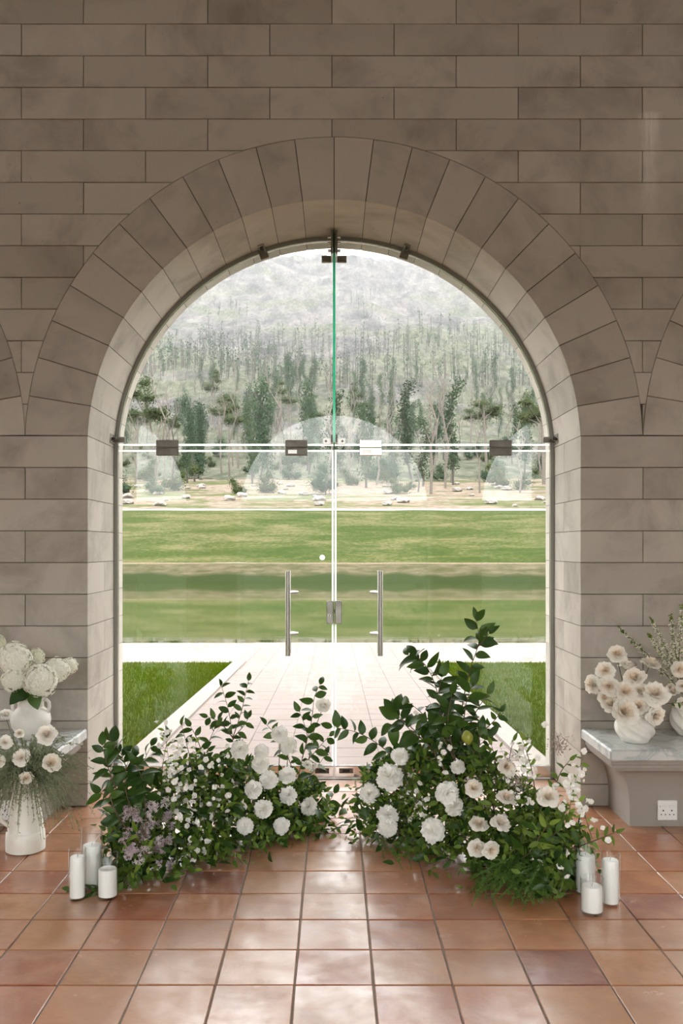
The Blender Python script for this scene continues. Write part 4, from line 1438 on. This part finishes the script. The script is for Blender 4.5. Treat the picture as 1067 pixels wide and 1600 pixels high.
filler(A, 'filler_foliage', 2900, base_left, 0.047, M['leaf_mid'])
filler(A, 'fine_greens', 1500, base_left, 0.031, M['leaf_light'])
filler(A, 'deep_greens', 900, base_left, 0.066, M['leaf_dark'])
lroot = lambda px: PL(px, 1330 - (px - 208) * 0.2, 0.0)
for pts, ll, sp, kd, f in (
    ([(228, 1320), (208, 1235), (190, 1180), (172, 1158)], 31, 8, 'dark', .06),
    ([(232, 1320), (200, 1250), (196, 1205), (206, 1180)], 31, 9, 'dark', .12),
    ([(225, 1320), (185, 1240), (166, 1190), (160, 1165)], 29, 8, 'dark', .08),
    ([(228, 1310), (225, 1230), (212, 1195)], 30, 9, 'dark', .15),
    ([(200, 1300), (178, 1262), (172, 1240)], 26, 9, 'dark', .15),
    ([(228, 1320), (222, 1240), (226, 1190), (236, 1166)], 26, 11, 'dark', .0),
    ([(220, 1325), (190, 1285), (168, 1250), (157, 1238)], 24, 10, 'dark', .10),
    ([(224, 1325), (188, 1262), (172, 1212), (180, 1180)], 27, 10, 'dark', .04),
    ([(235, 1320), (212, 1270), (206, 1225)], 27, 10, 'dark', .12),
    ([(250, 1310), (252, 1215), (262, 1152)], 22, 13, 'dark', .0),
    ([(372, 1262), (367, 1200), (363, 1150), (357, 1110), (346, 1072)], 17, 8, 'dark', -.03),
    ([(364, 1152), (377, 1112), (388, 1064)], 16, 7, 'dark', -.03),
    ([(365, 1155), (345, 1130), (325, 1120)], 17, 7, 'dark', .0),
    ([(365, 1152), (380, 1135), (388, 1122)], 16, 8, 'dark', -.02),
    ([(310, 1260), (298, 1190), (284, 1134)], 18, 13, 'dark', .05),
    ([(330, 1240), (325, 1170), (338, 1134)], 18, 10, 'dark', .02),
    ([(335, 1230), (310, 1160), (298, 1135)], 18, 11, 'dark', .06),
    ([(455, 1270), (470, 1195), (486, 1130), (491, 1090), (500, 1070)], 20, 8, 'dark', .0),
    ([(470, 1200), (498, 1168), (514, 1150)], 19, 8, 'dark', .0),
    ([(462, 1215), (440, 1160), (416, 1132)], 17, 9, 'dark', .0),
    ([(472, 1185), (480, 1150), (468, 1112)], 20, 9, 'dark', .03),
    ([(460, 1240), (490, 1205), (508, 1180)], 20, 8, 'dark', .0),
    ([(450, 1280), (500, 1272), (534, 1280)], 22, 9, 'dark', .02),
    ([(492, 1274), (512, 1255), (522, 1240)], 20, 9, 'dark', .03),
    ([(238, 1345), (212, 1352), (192, 1378)], 28, 12, 'mid', .10),
    ([(222, 1352), (240, 1378), (258, 1384)], 18, 9, 'light', .09),
    ([(218, 1350), (200, 1375), (206, 1392)], 24, 10, 'mid', .09),
    ([(232, 1340), (222, 1320), (214, 1300)], 28, 12, 'light', .15),
    ([(260, 1330), (232, 1330), (218, 1345)], 26, 11, 'light', .16),
    ([(340, 1300), (330, 1260), (345, 1225)], 20, 10, 'mid', .12),
    ([(420, 1290), (400, 1270), (395, 1240)], 20, 10, 'mid', .08),
    ([(380, 1310), (410, 1305), (445, 1305)], 20, 10, 'mid', .10),
    ([(300, 1340), (330, 1325), (350, 1328)], 22, 11, 'mid', .12),
):
    d0 = dl(pts[len(pts) // 2][0])
    A.branch([PL(x, y, f) for x, y in pts], ll * d0 / FPX * (0.95 if ll > 25 else 1.1), sp * d0 / FPX, kd, 0.0028)
# ------------------------------------------------------------------ right floor arrangement
B = Arr('floral_arrangement', (0.60, -0.82, 0.0), 'tall floral arrangement of cream roses and lemon branches with a fern skirt', 'flower arrangement', 77)
def base_right(rg):
    t = rg.random()
    x = 0.16 + t * 0.82; y = -0.42 - t * 0.80
    nx, ny = -0.7071, -0.7071
    o = rg.gauss(0, 0.10)
    hmax = 0.20 + 0.26 * math.sin(PI * min(1, 0.12 + t * 0.9)) + 0.05 * t
    h = hmax * rg.random() ** 1.2
    o *= (1.15 - 0.75 * h / hmax)
    return Vector((x + nx * o, y + ny * o, 0.012 + h)), Vector((nx * o * 6, ny * o * 6, 0.15))
for (x, y, r) in ((608, 1212, 22), (577, 1239, 16), (606, 1272, 17), (606, 1293, 16), (625, 1181, 14), (700, 1240, 19), (708, 1258, 16), (675, 1297, 20), (715, 1197, 12)):
    f = 0.10 + 0.04 * B.rg.random() + max(0, (y - 1220)) * 0.0008
    p = PR(x, y, f); B.ruff(p, r * (dr(x) - f) / FPX)
    B.stem(PR(x * 0.6 + 690 * 0.4, 1320, -0.02), p + Vector((0, 0.02, 0)), 0.0022)
for (x, y, r) in ((740, 1232, 16), (748, 1288, 16.5), (745, 1325, 16), (767, 1328, 16), (791, 1199, 17), (791, 1246, 17), (782, 1286, 17), (856, 1245, 20)):
    f = 0.11 + 0.04 * B.rg.random() + max(0, (y - 1220)) * 0.0008
    p = PR(x, y, f); B.rose(p, r * (dr(x) - f) / FPX, 'cream', None, 6)
    B.stem(PR(x * 0.6 + 770 * 0.4, 1340, -0.02), p + Vector((0, 0.02, 0)), 0.0022)
bl = [(440, 505), (435, 545), (475, 505), (430, 570), (318, 610), (365, 630), (355, 665), (310, 712), (355, 720), (370, 745), (385, 688), (265, 695), (320, 765),
      (735, 500), (730, 555), (790, 545), (785, 580), (740, 590), (815, 425), (950, 517), (945, 600), (965, 690), (945, 745), (993, 778), (900, 690), (870, 730),
      (855, 650), (760, 890), (805, 915), (795, 940), (742, 963), (870, 940), (905, 890), (900, 980), (815, 990), (665, 760), (450, 520), (455, 590), (340, 600),
      (720, 520), (745, 560), (770, 610), (925, 650), (935, 720), (890, 640), (910, 610), (880, 700), (965, 730), (1045, 845), (660, 790), (345, 385), (290, 690), (385, 720)]
for (cx_, cy_) in bl:
    x, y = 500 + .4311 * cx_, 950 + .431 * cy_
    B.small(PR(x, y, 0.13 + 0.03 * B.rg.random()), B.rg.uniform(5, 7) * 4.0 / FPX, BELL)
for (x0, y0, x1, y1, n, sp_) in ((912, 1180, 885, 1290, 18, 7), (815, 1155, 828, 1260, 22, 11), (690, 1160, 700, 1230, 10, 8), (640, 1225, 660, 1280, 12, 8), (780, 1165, 800, 1240, 12, 10), (900, 1240, 925, 1300, 8, 8)):
    B.branch([PR(x1, y1 + 10, .08), PR((x0 + x1) / 2 + B.rg.gauss(0, 3), (y0 + y1) / 2, .09), PR(x0, y0, .08)], 12 * 3.9 / FPX, 7 * 3.9 / FPX, 'light', 0.0016, 0.15, 'stem', joined=True)
    for _ in range(n):
        t = B.rg.random()
        B.small(PR(x0 + (x1 - x0) * t + B.rg.gauss(0, sp_), y0 + (y1 - y0) * t + B.rg.gauss(0, 4), 0.10 + B.rg.gauss(0, 0.03)), B.rg.uniform(3.4, 5.5) * 3.9 / FPX, BELL)
B.note(PR(730, 1152, 0.13), 0.024)
filler(B, 'filler_foliage', 3300, base_right, 0.044, M['leaf_mid'])
filler(B, 'fine_greens', 1700, base_right, 0.03, M['leaf_light'])
filler(B, 'deep_greens', 1000, base_right, 0.066, M['leaf_dark'])
for pts, ll, sp, kd, f in (
    ([(722, 1290), (712, 1190), (692, 1115), (674, 1055), (650, 1024)], 31, 7, 'dark', .0),
    ([(712, 1200), (696, 1140), (686, 1090), (690, 1058)], 32, 8, 'dark', .05),
    ([(712, 1210), (722, 1150), (728, 1100), (738, 1070)], 31, 8, 'dark', .05),
    ([(705, 1215), (676, 1170), (640, 1140), (618, 1112)], 34, 9, 'dark', .08),
    ([(712, 1215), (735, 1180), (764, 1150)], 28, 9, 'dark', .03),
    ([(700, 1220), (684, 1190), (650, 1180)], 30, 9, 'dark', .12),
    ([(745, 1012), (756, 1000), (764, 990)], 24, 6, 'dark', -.03),
    ([(660, 1045), (646, 1036), (638, 1024)], 25, 6, 'dark', .0),
    ([(714, 1200), (722, 1105), (735, 1045), (748, 1003), (744, 970)], 27, 9, 'dark', -.03),
    ([(714, 1210), (664, 1160), (630, 1125), (612, 1132)], 34, 12, 'dark', .04),
    ([(704, 1160), (665, 1120), (640, 1098)], 32, 12, 'dark', .07),
    ([(712, 1190), (690, 1150), (668, 1128)], 32, 11, 'dark', .10),
    ([(712, 1190), (700, 1130), (706, 1085)], 30, 11, 'dark', .08),
    ([(715, 1190), (748, 1150), (772, 1126), (782, 1112)], 17, 8, 'dark', .0),
    ([(718, 1170), (742, 1115), (762, 1085)], 26, 11, 'dark', .02),
    ([(716, 1200), (742, 1175), (752, 1140)], 26, 11, 'dark', .06),
    ([(640, 1215), (605, 1174), (562, 1146), (520, 1136)], 27, 9, 'dark', .0),
    ([(690, 1240), (664, 1195), (640, 1170)], 28, 11, 'mid', .05),
    ([(730, 1250), (752, 1205), (748, 1175)], 22, 10, 'mid', .08),
    ([(700, 1210), (680, 1180), (676, 1150)], 30, 11, 'dark', .12),
    ([(840, 1290), (832, 1210), (816, 1155)], 17, 10, 'light', .0),
    ([(850, 1290), (872, 1215), (890, 1188)], 17, 11, 'mid', .0),
    ([(800, 1260), (796, 1190), (802, 1158)], 18, 10, 'mid', .0),
    ([(770, 1270), (775, 1200), (768, 1165)], 18, 10, 'light', .04),
    ([(880, 1330), (925, 1315), (962, 1300)], 17, 10, 'mid', .02),
    ([(690, 1330), (665, 1345), (640, 1350)], 20, 10, 'mid', .10),
    ([(620, 1290), (640, 1320), (670, 1335)], 24, 10, 'mid', .10),
    ([(700, 1340), (690, 1360), (672, 1368)], 24, 10, 'mid', .10),
    ([(830, 1330), (848, 1300), (858, 1288)], 26, 11, 'light', .16),
    ([(800, 1350), (830, 1330), (838, 1305)], 26, 11, 'mid', .16),
    ([(860, 1350), (850, 1320), (870, 1300)], 24, 11, 'mid', .12),
    ([(820, 1390), (850, 1370), (880, 1372)], 20, 10, 'mid', .10),
    ([(650, 1260), (650, 1230), (640, 1205)], 22, 11, 'light', .10),
    ([(740, 1330), (720, 1300), (712, 1280)], 22, 11, 'mid', .12),
):
    d0 = dr(pts[len(pts) // 2][0])
    B.branch([PR(x, y, f) for x, y in pts], ll * d0 / FPX * 1.05, sp * d0 / FPX, kd, 0.0035)
# clusters of small pale buds
bb = MB()
for (x0, y0, r, n) in ((873, 1165, 15, 170), (808, 1222, 16, 120), (760, 1262, 14, 90), (800, 1185, 10, 50)):
    for _ in range(n):
        q = PR(x0 + B.rg.gauss(0, r * 0.5), y0 + B.rg.gauss(0, r * 0.55), 0.11 + B.rg.gauss(0, 0.02))
        s_ = B.rg.uniform(0.7, 1.3) * 3.9 / FPX
        bb.add([q + Vector((s_, 0, 0)), q - Vector((s_, 0, 0)), q + Vector((0, s_, 0)), q - Vector((0, s_, 0)), q + Vector((0, 0, s_ * 1.5)), q - Vector((0, 0, s_))],
               [(0, 2, 4), (2, 1, 4), (1, 3, 4), (3, 0, 4), (2, 0, 5), (1, 2, 5), (3, 1, 5), (0, 3, 5)])
o = B.mbuild(bb, 'pale_bud_clusters', M['bud'], None, False); o['kind'] = 'stuff'
# a green lemon
lm = MB().lathe([(0.0, -1.15), (0.16, -1.08), (0.5, -0.86), (0.85, -0.4), (0.95, 0.0), (0.85, 0.45), (0.5, 0.85), (0.22, 1.05), (0.12, 1.2), (0.0, 1.24)], 16).mesh('lemon', M['lemon'], True)
B.put('lemon', lm, frame_z(PR(730, 1152, 0.13), (0.2, -0.2, -1), 9.5 * 4.0 / FPX))
# feathery fern skirt and a dry twig
def fern(arr, plumes, mat, name, needle=0.016, dens=46):
    mb = MB(); rg = arr.rg
    for (a, b, lift) in plumes:
        a = Vector(a); b = Vector(b)
        m = (a + b) / 2 + Vector((0, 0, lift))
        pts = [a * (1 - t) ** 2 + m * 2 * t * (1 - t) + b * t * t for t in [i / 8 for i in range(9)]]
        mb.tube(pts, [0.0012] * 9, 3, False)
        for k in range(dens):
            t = rg.random() * 7.99; i = int(t)
            p = pts[i].lerp(pts[i + 1], t - i)
            td = (pts[i + 1] - pts[i]).normalized()
            for q in range(3):
                d = (td * rg.uniform(0.2, 0.9) + jv(rg, 0.6)).normalized()
                L = needle * rg.uniform(0.6, 1.6) * (1.1 - 0.08 * t)
                w = d.orthogonal().normalized() * 0.0014
                e = p + d * L
                if e.z < 0.002: e.z = 0.002
                mb.add([p - w, p + w, e], [(0, 1, 2)])
    o = arr.mbuild(mb, name, mat, None, False); o['kind'] = 'stuff'
    return o
pl = []
for k in range(62):
    a = PR(B.rg.uniform(735, 860), B.rg.uniform(1330, 1370), 0.10)
    a.z = max(a.z, 0.02)
    x, y = B.rg.uniform(735, 875), B.rg.uniform(1372, 1422)
    d = FPX * (EYE - 0.012) / (y - CY)
    b = W(x, y, d); b.z = B.rg.uniform(0.008, 0.04)
    pl.append((a, b, 0.03))
fern(B, pl, M['fern'], 'fern_skirt', 0.017, 90)
pl = []
for k in range(16):
    x, y = B.rg.uniform(600, 720), B.rg.uniform(1325, 1362)
    d = FPX * (EYE - 0.012) / (y - CY)
    b = W(x, y, d); a = b + Vector((B.rg.gauss(0, 0.03), 0.14, 0.06)); b.z = 0.012
    pl.append((a, b, 0.03))
for (x, y) in ((735, 1395), (748, 1402), (760, 1388)):
    d = FPX * (EYE - 0.01) / (y - CY); b = W(x, y, d); pl.append((b + Vector((0.09, 0.10, 0.03)), b, 0.02))
fern(B, pl, M['fern'], 'trailing_fern', 0.015, 30)
tw = MB()
for k in range(9):
    a = PR(603, 1312, 0.02); x, y = B.rg.uniform(553, 590), B.rg.uniform(1284, 1322)
    b = PR(x, y, 0.05); m = (a + b) / 2 + jv(B.rg, 0.012)
    tw.tube([a, m, b], [0.0011, 0.0009, 0.0006], 3)
o = B.mbuild(tw, 'dry_twig', M['twig'], None, False)
for k in range(10):
    B.small(PR(B.rg.uniform(553, 600), B.rg.uniform(1284, 1322), 0.05), 3 * 4.2 / FPX, BELL)
pl = []
for k in range(20):
    x, y = A.rg.uniform(350, 480), 0
    y = 1352 - (x - 300) * 0.31 + A.rg.uniform(-6, 4)
    d = FPX * (EYE - 0.012) / (y - CY)
    b = W(x, y, d); b.z = 0.012
    pl.append((b + Vector((A.rg.gauss(0, 0.03), 0.12, 0.06)), b, 0.03))
fern(A, pl, M['fern'], 'trailing_fern', 0.015, 26)

# ------------------------------------------------------------------ candles in glass cylinders
def candle(x, d, r, hc, hg, lab_g, lab_c, side):
    y = d + CAMY
    loc = (x, y, 0.0005)
    t = 0.0022
    n = 36
    g = MB().lathe([(0.0, 0.0), (r - 0.002, 0.0), (r, 0.002), (r, hg - 0.001), (r - t * 0.5, hg), (r - t, hg - 0.001), (r - t, 0.008), (0.0, 0.008)], n).build('glass_cylinder', M['candle_glass'], None, True, loc)
    autosmooth(g, 50)
    tag(g, lab_g, 'candle holder', 'glass candle cylinders ' + side)
    root = empty('pillar_candle', (x, y, 0.0095)); tag(root, lab_c, 'candle', 'white pillar candles ' + side)
    rc = r - t - 0.0035
    h = hc - 0.009
    w = MB().lathe([(0.0, 0.0), (rc, 0.0), (rc, h - 0.004), (rc - 0.003, h), (rc * 0.5, h - 0.003), (0.0, h - 0.004)], n).build('wax_body', M['wax'], root, True)
    autosmooth(w, 50)
    MB().tube([(0, 0, h - 0.006), (0.0005, 0, h + 0.004), (0.0025, 0, h + 0.010)], 0.0011, 6).build('wick', M['wick'], root)
candle(-1.023, 3.576, 0.0345, 0.168, 0.200, 'slim glass cylinder farthest from the flowers by the jug', 'tall slim candle, outermost of the jug side three', 'by the jug')
candle(-0.999, 3.700, 0.0430, 0.173, 0.241, 'tallest glass cylinder, behind the other two by the jug', 'wide tall candle standing behind the jug side pair', 'by the jug')
candle(-0.906, 3.590, 0.0420, 0.1145, 0.1735, 'short wide glass cylinder by the jug side trailing leaves', 'short wide candle by the jug side trailing leaves', 'by the jug')
candle(1.0177, 3.635, 0.0430, 0.155, 0.215, 'tall glass cylinder touching the tall arrangement', 'wide tall candle touching the tall arrangement', 'by the fern')
candle(1.083, 3.518, 0.0364, 0.1756, 0.206, 'slim glass cylinder on the socket side of its three', 'tall slim candle on the socket side of its three', 'by the fern')
candle(0.988, 3.440, 0.0445, 0.103, 0.135, 'shortest glass cylinder standing in front by the fern', 'shortest candle standing in front by the fern', 'by the fern')

# leaf sprig lying under the jug side candles
C = Arr('leaf_sprig', (-1.0, -1.20, 0.0), 'dark leafy sprig lying on the tiles under the jug side candles', 'sprig', 13)
for pts in ([(-0.93, -1.20, 0.02), (-1.0, -1.22, 0.012), (-1.07, -1.205, 0.012)], [(-0.93, -1.20, 0.02), (-0.955, -1.235, 0.012), (-0.97, -1.25, 0.01)]):
    C.branch(pts, 0.05, 0.018, 'dark', 0.0018, 0.2, flat=0.2)

# ------------------------------------------------------------------ jug with wispy bouquet
JX, JY = -1.427, -0.70
jug = empty('jug', (JX, JY, 0)); tag(jug, 'tall cream ceramic jug standing on the floor tiles', 'jug')
jp = [(0.0, 0.0), (0.080, 0.0), (0.088, 0.006), (0.0885, 0.05), (0.0865, 0.088), (0.083, 0.092), (0.0815, 0.096), (0.076, 0.15), (0.064, 0.23), (0.054, 0.285), (0.050, 0.315), (0.053, 0.335), (0.050, 0.336), (0.046, 0.318), (0.05, 0.28), (0.068, 0.18), (0.076, 0.03), (0.0, 0.02)]
o = MB().lathe(jp, 40).build('jug_body', M['ceramic_gloss'], jug, True); autosmooth(o, 50)
hp = [(-0.058, 0, 0.285), (-0.10, 0, 0.28), (-0.125, 0, 0.24), (-0.125, 0, 0.19), (-0.105, 0, 0.145), (-0.075, 0, 0.12)]
o = MB().tube([Vector(p) for p in hp], [0.010, 0.0105, 0.011, 0.011, 0.010, 0.010], 10).build('jug_handle', M['ceramic_gloss'], jug, True)
o.rotation_euler = (0, 0, math.radians(20))
D = Arr('wispy_bouquet', (JX, JY, 0.33), 'trailing grey green bouquet with cream roses in the jug', 'bouquet', 31)
wv = MB()
rg = D.rg
for k in range(520):
    th = rg.uniform(0, 2 * PI)
    out = rg.uniform(0.06, 0.25)
    dirv = Vector((math.cos(th), math.sin(th) * 0.8, 0))
    if dirv.y > 0.2: out *= 0.7
    if dirv.x > 0.3: out *= 1.2
    a = Vector((JX, JY, 0.325)) + dirv * 0.03
    fall = rg.random()
    if fall < 0.45: endz = rg.uniform(0.02, 0.17)
    elif fall < 0.75: endz = rg.uniform(-0.10, 0.06)
    else: endz = -rg.uniform(0.08, 0.22)
    b = a + dirv * out + Vector((0, 0, endz))
    if endz < -0.1 and out < 0.10: b += dirv * 0.05
    m = a + dirv * out * 0.55 + Vector((0, 0, max(endz, 0) + rg.uniform(0.05, 0.10)))
    pts = [a * (1 - t) ** 2 + m * 2 * t * (1 - t) + b * t * t for t in [i / 7 for i in range(8)]]
    wv.tube(pts, [0.0010] * 7 + [0.0006], 3, False)
    for q in range(34):
        t = rg.uniform(1.6, 6.99); i = int(t)
        p = pts[i].lerp(pts[i + 1], t - i)
        d = ((pts[i + 1] - pts[i]).normalized() * 0.8 + jv(rg, 0.5)).normalized()
        L = rg.uniform(0.006, 0.016); w_ = d.orthogonal().normalized() * rg.uniform(0.0014, 0.003)
        wv.add([p - w_ * 0.3, p + d * L * 0.6 - w_, p + d * L, p + d * L * 0.6 + w_], [(0, 1, 2, 3)])
o = D.mbuild(wv, 'wispy_filler', M['wisp'], None, False); o['kind'] = 'stuff'
def PJ(px, py, f): return W(px, py, JY - CAMY - f)
for (x, y, r, f) in ((73, 1148, 19, .06), (33, 1184, 16, .13), (80, 1192, 16.5, .14), (41, 1216, 12.5, .12), (8, 1160, 13, .06), (30, 1146, 9, .0), (-2, 1190, 12, .11)):
    p = PJ(x, y, f); D.rose(p, r * (4.15 - f) / FPX, 'cream', None, 6)
    D.stem(Vector((JX, JY, 0.32)), p + Vector((0, 0.02, 0)), 0.002)
p = PJ(10, 1117, .02); D.rose(p, 13 * 4.1 / FPX, 'white', (0.25, -0.4, 0.9), 7); D.stem(Vector((JX, JY, 0.32)), p + Vector((0, 0.0, -0.02)), 0.002)
# fallen sprigs by the bench
fs = MB()
for (x, y) in ((104, 1262), (98, 1272), (112, 1290)):
    d = FPX * EYE / (y - CY); b = W(x, y, d); b.z = 0.004
    fs.tube([b, b + Vector((0.02, 0.04, 0.01)), b + Vector((0.05, 0.09, 0.004))], 0.001, 3)
    for q in range(14):
        p = b + Vector((0.05 * q / 14, 0.09 * q / 14, 0.004)); dd = jv(rg, 1).normalized() * 0.009; dd.z = abs(dd.z) * 0.4
        ww = dd.orthogonal().normalized() * 0.0014
        fs.add([p, p + dd * .5 + ww, p + dd, p + dd * .5 - ww], [(0, 1, 2, 3)])
L0 = Vector((-1.3, -0.35, 0)); fs.v = [tuple(Vector(v) - L0) for v in fs.v]
o = fs.build('fallen_sprigs', M['wisp'], None, False, L0, False); tag(o, 'dry flower sprigs fallen on the tiles by the bench', 'sprigs', kind='stuff')

# ------------------------------------------------------------------ urn of hydrangeas on the bench
UX, UY, UZ = -1.555, -0.25, 0.4205
urn = empty('urn', (UX, UY, UZ)); tag(urn, 'squat matt white urn with two handles on the bench', 'vase')
up = [(0.0, 0.0), (0.055, 0.0), (0.06, 0.004), (0.075, 0.03), (0.095, 0.065), (0.101, 0.095), (0.096, 0.125), (0.078, 0.148), (0.066, 0.158), (0.064, 0.172), (0.068, 0.205), (0.064, 0.206), (0.059, 0.172), (0.07, 0.145), (0.085, 0.1), (0.05, 0.012), (0.0, 0.01)]
o = MB().lathe(up, 40).build('urn_body', M['ceramic'], urn, True); autosmooth(o, 50)
for s in (-1, 1):
    pts = [(s * 0.064, 0, 0.195), (s * 0.082, 0, 0.198), (s * 0.093, 0, 0.185), (s * 0.095, 0, 0.16), (s * 0.088, 0, 0.132)]
    MB().tube(pts, 0.0085, 10).build('urn_handle', M['ceramic'], urn, True)
E = Arr('hydrangea_bunch', (UX, UY, UZ + 0.2), 'bunch of round ivory hydrangeas in the white urn', 'bouquet', 51)
def PU(px, py, f): return W(px, py, UY - CAMY - f)
for (x, y, r, f) in ((23, 1029, 25, .04), (56, 1027, 14, -.05), (89, 1047, 19, .0), (108, 1041, 13, -.06), (22, 1062, 19, .07), (63, 1064, 25, .08), (-6, 1006, 15, .0), (40, 1058, 17, .0)):
    p = PU(x, y, f)
    E.put('hydrangea_head', E.rg.choice(HYD), frame_z(p, to_cam(p) * 0.7 + Vector((0, 0, 0.6)) + jv(E.rg, 0.2), r * 4.55 / FPX, E.rg.uniform(0, 6)))
    E.stem(Vector((UX, UY, UZ + 0.19)), p + Vector((0, 0.03, 0)), 0.0028)
for (x, y, dx, dy) in ((48, 1080, -0.9, -0.35), (52, 1080, 0.25, -0.55), (38, 1078, -0.5, -0.45)):
    p = PU(x, y, .09)
    E.put('leaf', mesh_from('leaf', *leaf_geo(0.4, 0.5, 0.15), M['leaf_dark'], True, False), frame_x(p, (dx, -0.4, dy), (0, -0.8, 0.5), 0.10))

# ------------------------------------------------------------------ swirled vases on the other bench
def swirl_vase(x, y, r, h, label, ph):
    root = empty('swirled_vase', (x, y, 0.4205)); tag(root, label, 'vase', 'swirled white vases on the bench')
    n = 84; V = []; F = []
    rows = 26
    for j in range(rows + 1):
        t = j / rows
        rr = r * (0.55 + 0.45 * math.sin(PI * (0.06 + 0.80 * t)) ** 0.9) * (1 - 0.10 * t)
        for k in range(n):
            a = 2 * PI * k / n
            sw = math.sin(7 * (a + 2.1 * t) + ph + 0.6 * math.sin(2 * a))
            lump = 0.06 * math.sin(2 * a + 4 * t + ph)
            q = rr * (1 + 0.075 * (abs(sw) ** 0.6 * (1 if sw > 0 else -1)) * min(1, t * 4) + lump * t)
            V.append((q * math.cos(a), q * math.sin(a), h * t + 0.012 * t * math.sin(a + ph)))
    for j in range(rows):
        for k in range(n):
            F.append((j * n + k, j * n + (k + 1) % n, (j + 1) * n + (k + 1) % n, (j + 1) * n + k))
    F.append(tuple(range(n - 1, -1, -1)))
    base = len(V)
    for k in range(n):
        p = V[rows * n + k]; V.append((p[0] * 0.9, p[1] * 0.9, p[2]))
    for k in range(n):
        p = V[rows * n + k]; V.append((p[0] * 0.85, p[1] * 0.85, p[2] - 0.07))
    for k in range(n):
        F.append((rows * n + k, rows * n + (k + 1) % n, base + (k + 1) % n, base + k))
        F.append((base + k, base + (k + 1) % n, base + n + (k + 1) % n, base + n + k))
    F.append(tuple(base + n + k for k in range(n)))
    MB().add(V, F).build('vase_body', M['ceramic'], root, True)
swirl_vase(1.519, -0.32, 0.097, 0.145, 'low swirled white vase holding peach hearted roses', 0.4)
swirl_vase(1.868, -0.16, 0.108, 0.19, 'swirled white vase with green flower spikes, partly out of view', 2.0)
Fb = Arr('rose_bouquet', (1.519, -0.32, 0.56), 'bouquet of cream roses with peach hearts in the low swirled vase', 'bouquet', 61)
def PV(px, py, f): return W(px, py, -0.32 - CAMY - f)
v0 = Vector((1.519, -0.32, 0.55))
for (x, y, r, f, ax) in ((964, 1022, 14, .0, (-.2, -.7, .6)), (945, 1048, 13, .03, None), (979, 1040, 13, -.05, (0.1, 0.2, 1)), (926, 1069, 14, .04, (-.9, -.4, .1)), (991, 1059, 16, .05, None),
                         (1016, 1037, 15, -.02, (.2, -.2, 1)), (951, 1072, 15.5, .07, None), (977, 1081, 15.5, .10, None), (1001, 1080, 14, .03, None), (1024, 1084, 19, .08, None),
                         (976, 1112, 21, .12, None), (954, 1101, 13, .08, None), (1024, 1118, 14.5, .09, (.3, -.9, -.1)), (997, 1104, 15, .06, None), (945, 1090, 11, .05, None), (1003, 1112, 12, .05, None)):
    p = PV(x, y, f); Fb.rose(p, r * 1.25 * (4.53 - f) / FPX, 'cream', ax, 6)
    Fb.stem(v0 + Vector((0, 0, -0.02)), p + Vector((0, 0.015, -0.01)), 0.0022)
Fb.branch([v0 + Vector((0.03, -0.05, 0.02)), PV(1015, 1102, .08), PV(1066, 1098, .06)], 0.03, 0.02, 'mid', 0.004, 0.1, 'stem')
Gb = Arr('spike_bouquet', (1.868, -0.16, 0.60), 'bouquet of green white flower spikes and roses at the photo edge', 'bouquet', 71)
def PX2(px, py, f): return W(px, py, -0.16 - CAMY - f)
v1 = Vector((1.868, -0.16, 0.59))
for (x, y, r, f) in ((1052, 1081, 12, .05), (1061, 1046, 15, .04), (1066, 1100, 13, .08), (1066, 1072, 12, .06), (1048, 1075, 10, .0), (1085, 1060, 16, .05)):
    p = PX2(x, y, f); Gb.rose(p, r * 4.65 / FPX, 'cream', None, 6); Gb.stem(v1, p + Vector((0, 0.015, -0.01)), 0.0022)
sp_m = MB(); spf = MB()
for (x0, y0, x1, y1, w0) in ((1060, 1075, 965, 978, 8), (1056, 1050, 1017, 966, 12), (1060, 1040, 1066, 944, 13), (1058, 1060, 1012, 990, 9), (1058, 1045, 1048, 960, 10), (1075, 1040, 1085, 950, 12)):
    a = PX2(x0, y0, .0); b = PX2(x1, y1, .0)
    Gb.stem(v1, a, 0.003); 
    st_ = Gb.mbuild(MB().tube([a, (a + b) / 2 + Vector((0, 0, 0.01)), b], [0.003, 0.002, 0.001], 5), 'flower_spike', M['stem'])
    mw = MB(); mg = MB()
    for k in range(210):
        t = Gb.rg.random() ** 0.85
        p = a.lerp(b, t) + jv(Gb.rg, w0 * 0.42 * (1.1 - 0.85 * t) * 4.65 / FPX)
        d = jv(Gb.rg, 1).normalized(); e = d.orthogonal().normalized()
        s_ = Gb.rg.uniform(1.5, 3.0) * 4.65 / FPX
        (mw if (Gb.rg.random() < 0.62 and t < 0.9) else mg).add([p - d * s_, p + e * s_ * .55, p + d * s_, p - e * s_ * .55], [(0, 1, 2, 3)])
    q = Gb.mbuild(mw, 'spike_florets', M['petal_hyd'], st_, False); q['kind'] = 'stuff'
    q = Gb.mbuild(mg, 'spike_leaves', M['leaf_light'], st_, False); q['kind'] = 'stuff'
